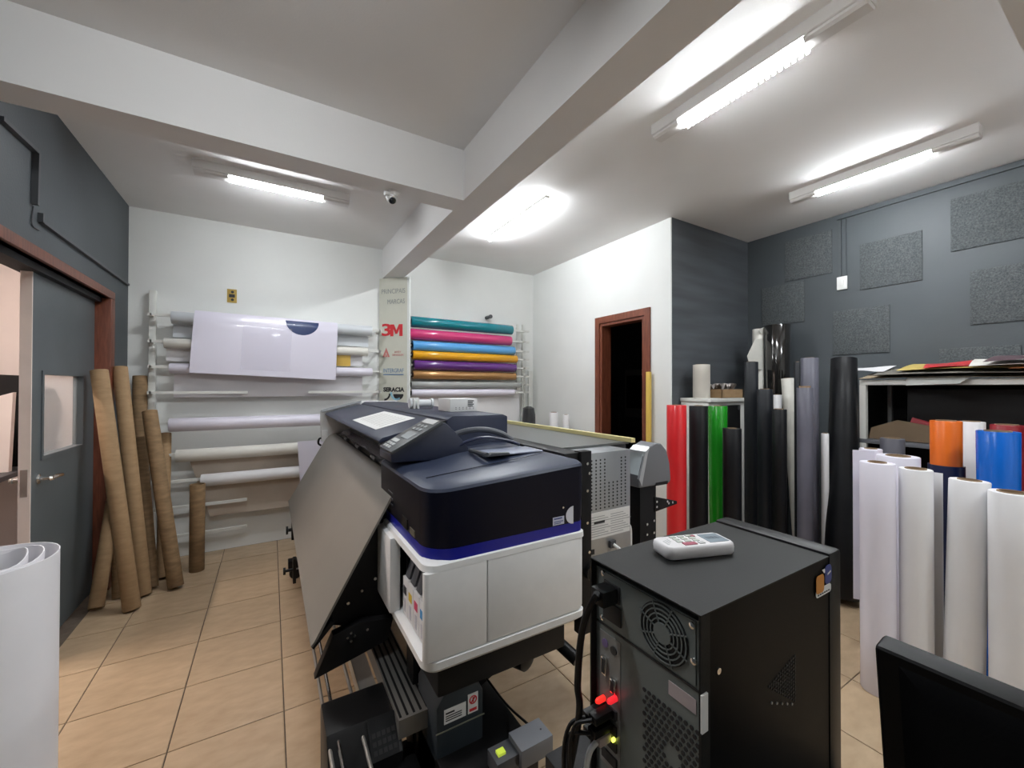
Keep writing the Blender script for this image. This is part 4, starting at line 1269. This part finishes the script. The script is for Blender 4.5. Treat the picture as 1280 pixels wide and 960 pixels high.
PX0, PX1, PCY0, PCY1, PZ1 = .447, .805, .300, .492, 1.178
PC = thing('computer_tower', (.64, .39, DZT), 'black computer tower seen from its grey metal back', 'computer')
CASE = mat('black_case_steel', (.002, .002, .0022), .5, spec=.12, bump=.05, bscale=500)
MB().box(PX0+.012, PX1-.03, PCY0, PCY1, DZT+.012, PZ1-.002).build('case', CASE, PC)
MB().box(PX0-.006, PX1-.03, PCY0-.001, PCY1+.001, PZ1-.002, PZ1).box(PX0-.006, PX0+.012, PCY0-.001, PCY0+.002, DZT+.012, PZ1-.002).box(PX0-.006, PX0+.012, PCY1-.002, PCY1+.001, DZT+.012, PZ1-.002).build('cover', mat('black_cover_steel', (.011, .0115, .011), .52, spec=.25, bump=.06, bscale=500), PC)
MB().box(PX1-.03, PX1+.012, PCY0-.003, PCY1+.003, DZT+.006, PZ1+.005).build('front_bezel', BLACKP, PC, bevel=.008)
for x in (PX0+.05, PX1-.06):
    for y in (PCY0+.02, PCY1-.02):
        MB().cyl((x, y, DZT), (x, y, DZT+.0125), .012, n=12).build('foot', BLACKP, PC)
REARM = mat('grey_rear_steel', (.17, .19, .185), .4, .15, var=.08, scale=8)
FX = PX0+.004
MB().box(FX, PX0+.013, PCY0+.003, PCY1-.003, DZT+.013, PZ1-.014).build('rear_panel', REARM, PC)


def rp_(px, py):
    p = at(px, py, X=FX)
    return p.y, p.z


# power supply plate
yy0, yy1 = PCY0+.012, PCY1-.010
zz0, zz1 = 1.083, PZ1-.016
psu = MB().box(FX-.0015, FX, yy0, yy1, zz0, zz1).build('power_supply', REARM, PC)
fy, fz = PCY0+.060, (zz0+zz1)/2+.001
MB().cyl((FX-.0022, fy, fz), (FX-.0014, fy, fz), .039, n=32).build('fan_opening', INK, psu)
for r in (.0185, .0245, .0305, .0365):
    MB().lathe((FX-.0042, fy, fz), (1, 0, 0), [(r-.0008, 0), (r+.0008, 0), (r+.0008, .0016), (r-.0008, .0016)], 32, closed_prof=True).build('grill_ring', REARM, psu)
for k in range(8):
    a = PI/8+k*PI/4
    u = Vector((0, math.cos(a), math.sin(a)))
    MB().obox(Vector((FX-.0034, fy, fz))+u*.026, u*.0145, Vector((.0008, 0, 0)), u.cross(Vector((1, 0, 0)))*.0008).build('grill_spoke', REARM, psu)
MB().cyl((FX-.0044, fy, fz), (FX-.0022, fy, fz), .0135, n=24).build('grill_hub', REARM, psu)
sy = PCY1-.037
MB().box(FX-.004, FX-.0014, sy-.021, sy+.016, zz0+.009, zz0+.037).build('power_outlet', INK, psu, bevel=.001)
MB().box(FX-.004, FX-.0014, sy-.019, sy+.014, zz0+.042, zz0+.068).build('power_inlet', INK, psu, bevel=.001)
for y, z in ((PCY0+.016, zz1-.006), (PCY1-.02, zz1-.003), (PCY1-.018, zz0+.006), (PCY0+.014, zz0+.03)):
    MB().lathe((FX-.0015, y, z), (-1, 0, 0), [(.0045, 0), (.004, .002), (.001, .0028)], 12).build('screw', CHROME, PC)
MB().box(FX-.001, FX, PCY0+.004, PCY1-.004, zz0-.006, zz0-.003).build('seam', INK, PC)
# io shield with ports
iy0, iy1 = PCY1-.055, PCY1-.012
io = MB().box(FX-.001, FX, iy0, iy1, .865, 1.068).build('port_plate', mat('port_plate_steel', (.24, .24, .23), .4, .2), PC)
for nm, y, z, h, wd, c in (('mouse_port', iy1-.012, 1.052, .012, .012, (.2, .14, .3)), ('keyboard_port', iy0+.013, 1.050, .012, .012, (.03, .03, .03)), ):
    MB().cyl((FX-.003, y, z), (FX-.0008, y, z), .0062, n=14).build(nm, mat(nm, c, .5), io)
for y, z, hh in ((iy1-.012, 1.018, .028), (iy0+.012, .998, .022)):
    MB().box(FX-.006, FX-.0008, y-.005, y+.005, z-hh/2, z+hh/2).build('serial_port', CHROME, io, bevel=.0015)
    MB().box(FX-.0064, FX-.0058, y-.0035, y+.0035, z-hh/2+.003, z+hh/2-.003).build('port_pins', INK, io)
for k in range(4):
    MB().box(FX-.004, FX-.0008, iy0+.006, iy1-.006, .955-k*.024-.007, .955-k*.024+.007).build('usb_port', INK, io)
# hex vent: small dark holes
b = MB()
vy, vz = PCY0+.048, .965
for i in range(11):
    for j in range(16):
        y = PCY0+.006+i*.0082+(.0041 if j % 2 else 0)
        z = .905+j*.0082
        if math.hypot(y-vy, z-vz-.005) < .011 or y > PCY0+.1 or z > 1.035 or (z < .92 and y > PCY0+.07):
            continue
        b.cyl((FX-.0012, y, z), (FX+.0002, y, z), .0031, n=6)
o = b.build('vent_holes', INK, PC)
o['kind'] = 'stuff'
MB().box(FX-.0008, FX, PCY0+.012, PCY0+.052, 1.048, 1.066).build('warning_label', mat('faded_pink_label', (.5, .42, .42), .6), PC)
for k in range(5):
    z = .79+k*.0165
    MB().box(FX-.0018, FX, PCY0+.01, PCY1-.05, z, z+.011).build('slot_cover', REARM, PC, bevel=.001)
MB().box(PX0-.0075, PX0+.004, PCY0-.0035, PCY0-.0012, 1.04, 1.085).build('seal_sticker', LABELW, PC)
MB().cyl((PX0+.03, PCY0-.0015, 1.10), (PX0+.03, PCY0, 1.10), .004, n=10).build('side_rivet', CHROME, PC)
# lit red and green plugs
for y, z, c, r in ((iy1-.012, .968, (1., .03, .02), .0045), (iy0+.006, .984, (.8, .02, .03), .0045)):
    MB().lathe((FX-.004, y, z), (-1, 0, 0), [(r, 0), (r, .012), (r*.6, .016)], 12).build('lit_plug', mat('red_led_%d' % int(z*1000), c, .4, emit=.9), PC)
MB().box(FX-.006, FX-.0008, iy0+.010, iy0+.013, .915, .92).build('network_light', mat('net_led', (.8, .9, .1), .4, emit=2.5), PC)
# side badge: orange and blue emblem on white card with caption
sy_ = PCY0-.0014


def side_poly(pts, m, nm, h=.0006, lay=0):
    MB().prism([(x, sy_-lay*.0006, z) for x, z in pts], (0, -h, 0)).build(nm, m, PC)


def rr2(x0, x1, z0, z1, r):
    q = []
    for cx, cz, a0 in ((x0+r, z0+r, PI), (x1-r, z0+r, 1.5*PI), (x1-r, z1-r, 0), (x0+r, z1-r, .5*PI)):
        for k in range(5):
            a = a0+.5*PI*k/4
            q.append((cx+r*math.cos(a), cz+r*math.sin(a)))
    return q


bx_ = .728
side_poly(rr2(bx_, bx_+.052, 1.122, 1.1353, .006), LABELW, 'badge_card')
side_poly(rr2(bx_, bx_+.026, 1.1282, 1.1563, .006), mat('badge_orange', (.6, .23, .03), .4), 'badge_orange', lay=1)
side_poly(rr2(bx_+.029, bx_+.052, 1.1368, 1.1665, .008), mat('badge_blue', (.02, .05, .25), .35), 'badge_blue', lay=1)
side_poly([(bx_+.026, 1.1563), (bx_+.029, 1.1563), (bx_+.029, 1.1626), (bx_+.02, 1.1626)], LABELW, 'badge_corner', lay=1)
side_poly([(bx_+.037, 1.1532), (bx_+.048, 1.1563), (bx_+.048, 1.1540), (bx_+.037, 1.1509)], LABELW, 'badge_stroke', lay=2)
b = MB()
for k in range(6):
    b.box(bx_+.006+k*.007, bx_+.010+k*.007, sy_-.0012, sy_-.0006, 1.1247, 1.1267)
b.build('badge_caption', DGREY, PC)
# triangular side vent
b = MB()
for i in range(13):
    for j in range(13-i):
        b.cyl((.665-j*.006-0*.003, PCY0-.0012, 1.055-i*.0055-j*.0015), (.665-j*.006, PCY0+.0004, 1.055-i*.0055-j*.0015), .0018, n=6)
o = b.build('side_vent', INK, PC)
o['kind'] = 'stuff'
b = MB()
for k in range(5):
    b.cyl((.60+k*.014, PCY0-.0014, 1.012-k*.006), (.60+k*.014, PCY0, 1.012-k*.006), .0018, n=8)
b.build('vent_glints', STEEL, PC)

# cables
cy_ = sy-.002
t = thing('power_cord', (.40, .55, .3), 'thick black power cord plugged into the back of the tower', 'cord')
MB().box(FX-.034, FX-.0042, cy_-.015, cy_+.013, zz0+.043, zz0+.067).build('plug', BLACKP, t, bevel=.004)
MB().tube([(FX-.034, cy_, zz0+.054), at(745, 744, X=.405), at(734, 766, X=.40), at(726, 800, X=.40), at(722, 855, X=.40), at(721, 915, X=.40), (.40, .56, .6), (.40, .62, .3), (.40, .64, .01)], .0052, 10).build('cord', BLACKP, t)
t = thing('network_cable', (.41, .43, .77), 'pale network cable hanging from the back of the tower', 'cable')
MB().box(FX-.028, FX-.0045, iy0+.014, iy0+.028, .912, .926).build('plug', mat('pale_pink_plug', (.55, .45, .42), .5), t, bevel=.003)
MB().tube([(FX-.028, iy0+.021, .919), (FX-.04, iy0+.024, .905), (FX-.045, iy0+.026, .87), (FX-.043, iy0+.028, .79), (FX-.03, iy0+.03, .60), (.425, .43, .2), (.43, .44, .01)], .0042).build('cable', LABELW, t)
t = thing('usb_plug_bunch', (.42, .44, .9), 'bunch of black plugs and thin cables below the serial ports', 'cables')
for k, (y, z) in enumerate(((iy1-.010, .952), (iy0+.018, .958), (iy1-.012, .93), (iy0+.020, .937))):
    MB().box(FX-.04, FX-.0045, y-.008, y+.008, z-.006, z+.006).build('plug', BLACKP, t, bevel=.002)
    MB().tube([(FX-.04, y, z), (FX-.06, y+.012+.004*k, z-.012), (FX-.066, y+.02, z-.06), (FX-.05, y+.03, .80), (.435, .50, DZT+.006)], .003).build('cable', BLACKP, t)
b = MB()
t = MB().tube([(.44+.02*math.sin(k*.9)-.01, .44+.02*k*.5, DZT+.03+.02*math.cos(k*1.7)) for k in range(10)], .006).build('cable_coil', BLACKP)
tag(t, 'tangle of black cable lying on the desk behind the tower', 'cable')

# remote control on the tower
RC = thing('remote_control', (.63, .385, PZ1), 'white air conditioner remote control lying on the computer tower', 'remote control')
c0 = (at(811, 690, Z=PZ1)+at(926, 690, Z=PZ1))/2
P1_, P2_ = at(838, 702, Z=PZ1+.001), at(924, 693, Z=PZ1+.001)
P3_ = at(812, 686, Z=PZ1+.012)
ax = (P2_-P1_)
ax.z = 0
Lr = ax.length
ax.normalize()
ay = Vector((-ax.y, ax.x, 0))
O_ = P1_-ax*.003
WR = .052


def rq(u, v, z):
    return O_+ax*(u*Lr)+ay*(v*WR)+Vector((0, 0, z))


def rring(ins, z):
    q = []
    iu, iv = ins/Lr, ins/WR
    r = .012
    for cx, cy2, a0 in ((0, 0, PI), (1, 0, 1.5*PI), (1, 1, 0), (0, 1, .5*PI)):
        for k in range(5):
            a = a0+.5*PI*k/4
            q.append(rq(0, 0, 0)+ax*((r+(Lr-2*r)*cx)+(r-ins)*math.cos(a))+ay*((r+(WR-2*r)*cy2)+(r-ins)*math.sin(a))+Vector((0, 0, z)))
    return q


zb_ = .0
MB().loft([rring(.003, zb_), rring(.0005, .004), rring(0, .012), rring(.001, .017), rring(.004, .0195)]).build('body', mat('remote_white', (.8, .78, .79), .35), RC, smooth=.7)


def rpad(u0, u1, v0, v1, m, nm, z=.0195, h=.0012):
    MB().prism([rq(u0, v0, z), rq(u1, v0, z), rq(u1, v1, z), rq(u0, v1, z)], (0, 0, h)).build(nm, m, RC)


rpad(.66, .94, .18, .84, mat('lcd_blue_grey', (.32, .38, .42), .15), 'display', h=.0006)
for i in range(4):
    rpad(.70+i*.05, .735+i*.05, .45, .62, mat('lcd_segment', (.12, .15, .18), .3), 'display_segment', z=.0201, h=.0002)
for i in range(3):
    for j in range(3):
        rpad(.24+i*.12, .32+i*.12, .38+j*.19, .50+j*.19, mat('pale_green_key', (.55, .58, .52), .5), 'button')
rpad(.28, .46, .14, .32, mat('crimson_key', (.38, .08, .12), .5), 'button')
rpad(.50, .58, .16, .30, mat('grey_key', (.5, .5, .5), .5), 'button')
rpad(.54, .60, .72, .84, mat('crimson_key', (0, 0, 0)), 'button')
for i in range(3):
    rpad(.08+i*.04, .10+i*.04, .3+.1*i, .6+.05*i, mat('faint_print', (.55, .56, .56), .5), 'caption_mark', h=.0003)

# monitor
MN = thing('monitor', (.60, -.05, DZT), 'black monitor seen from behind beside the computer tower', 'monitor')
mt = at(1092, 806, Z=1.165)
bot = Vector((mt.x+.052, 0, .83))
tdir = (Vector((mt.x, 0, 1.165))-bot).normalized()
Lm = (Vector((mt.x, 0, 1.165))-bot).length
nm_ = Vector((-tdir.z, 0, tdir.x))   # towards -X (camera side)
if nm_.x > 0:
    nm_ = -nm_


def mq(u, y, n):
    return Vector((bot.x, y, bot.z))+tdir*(Lm*u)+nm_*n


ym1 = mt.y
ym0 = ym1-.50
MB().loft([[mq(0, ym0, -.03), mq(0, ym1, -.03), mq(1, ym1, -.03), mq(1, ym0, -.03)], [mq(0, ym0, 0), mq(0, ym1, 0), mq(1, ym1, 0), mq(1, ym0, 0)]]).build('shell', mat('monitor_black', (.003, .003, .0035), .4, spec=.14), MN, bevel=.006, seg=3)
MB().loft([[mq(.03, ym0+.02, 0), mq(.03, ym1-.02, 0), mq(.965, ym1-.02, 0), mq(.965, ym0+.02, 0)], [mq(.12, ym0+.06, .014), mq(.12, ym1-.05, .014), mq(.90, ym1-.05, .014), mq(.90, ym0+.06, .014)]]).build('back_cover', mat('monitor_back', (.002, .002, .0025), .6, spec=.1, bump=.05, bscale=300), MN)
MB().box(bot.x-.02, bot.x+.02, (ym0+ym1)/2-.04, (ym0+ym1)/2+.04, DZT+.012, .95).build('neck', BLACKP, MN, bevel=.004)
MB().box(bot.x-.09, bot.x+.10, (ym0+ym1)/2-.12, (ym0+ym1)/2+.12, DZT, DZT+.012).build('base', BLACKP, MN, bevel=.004)
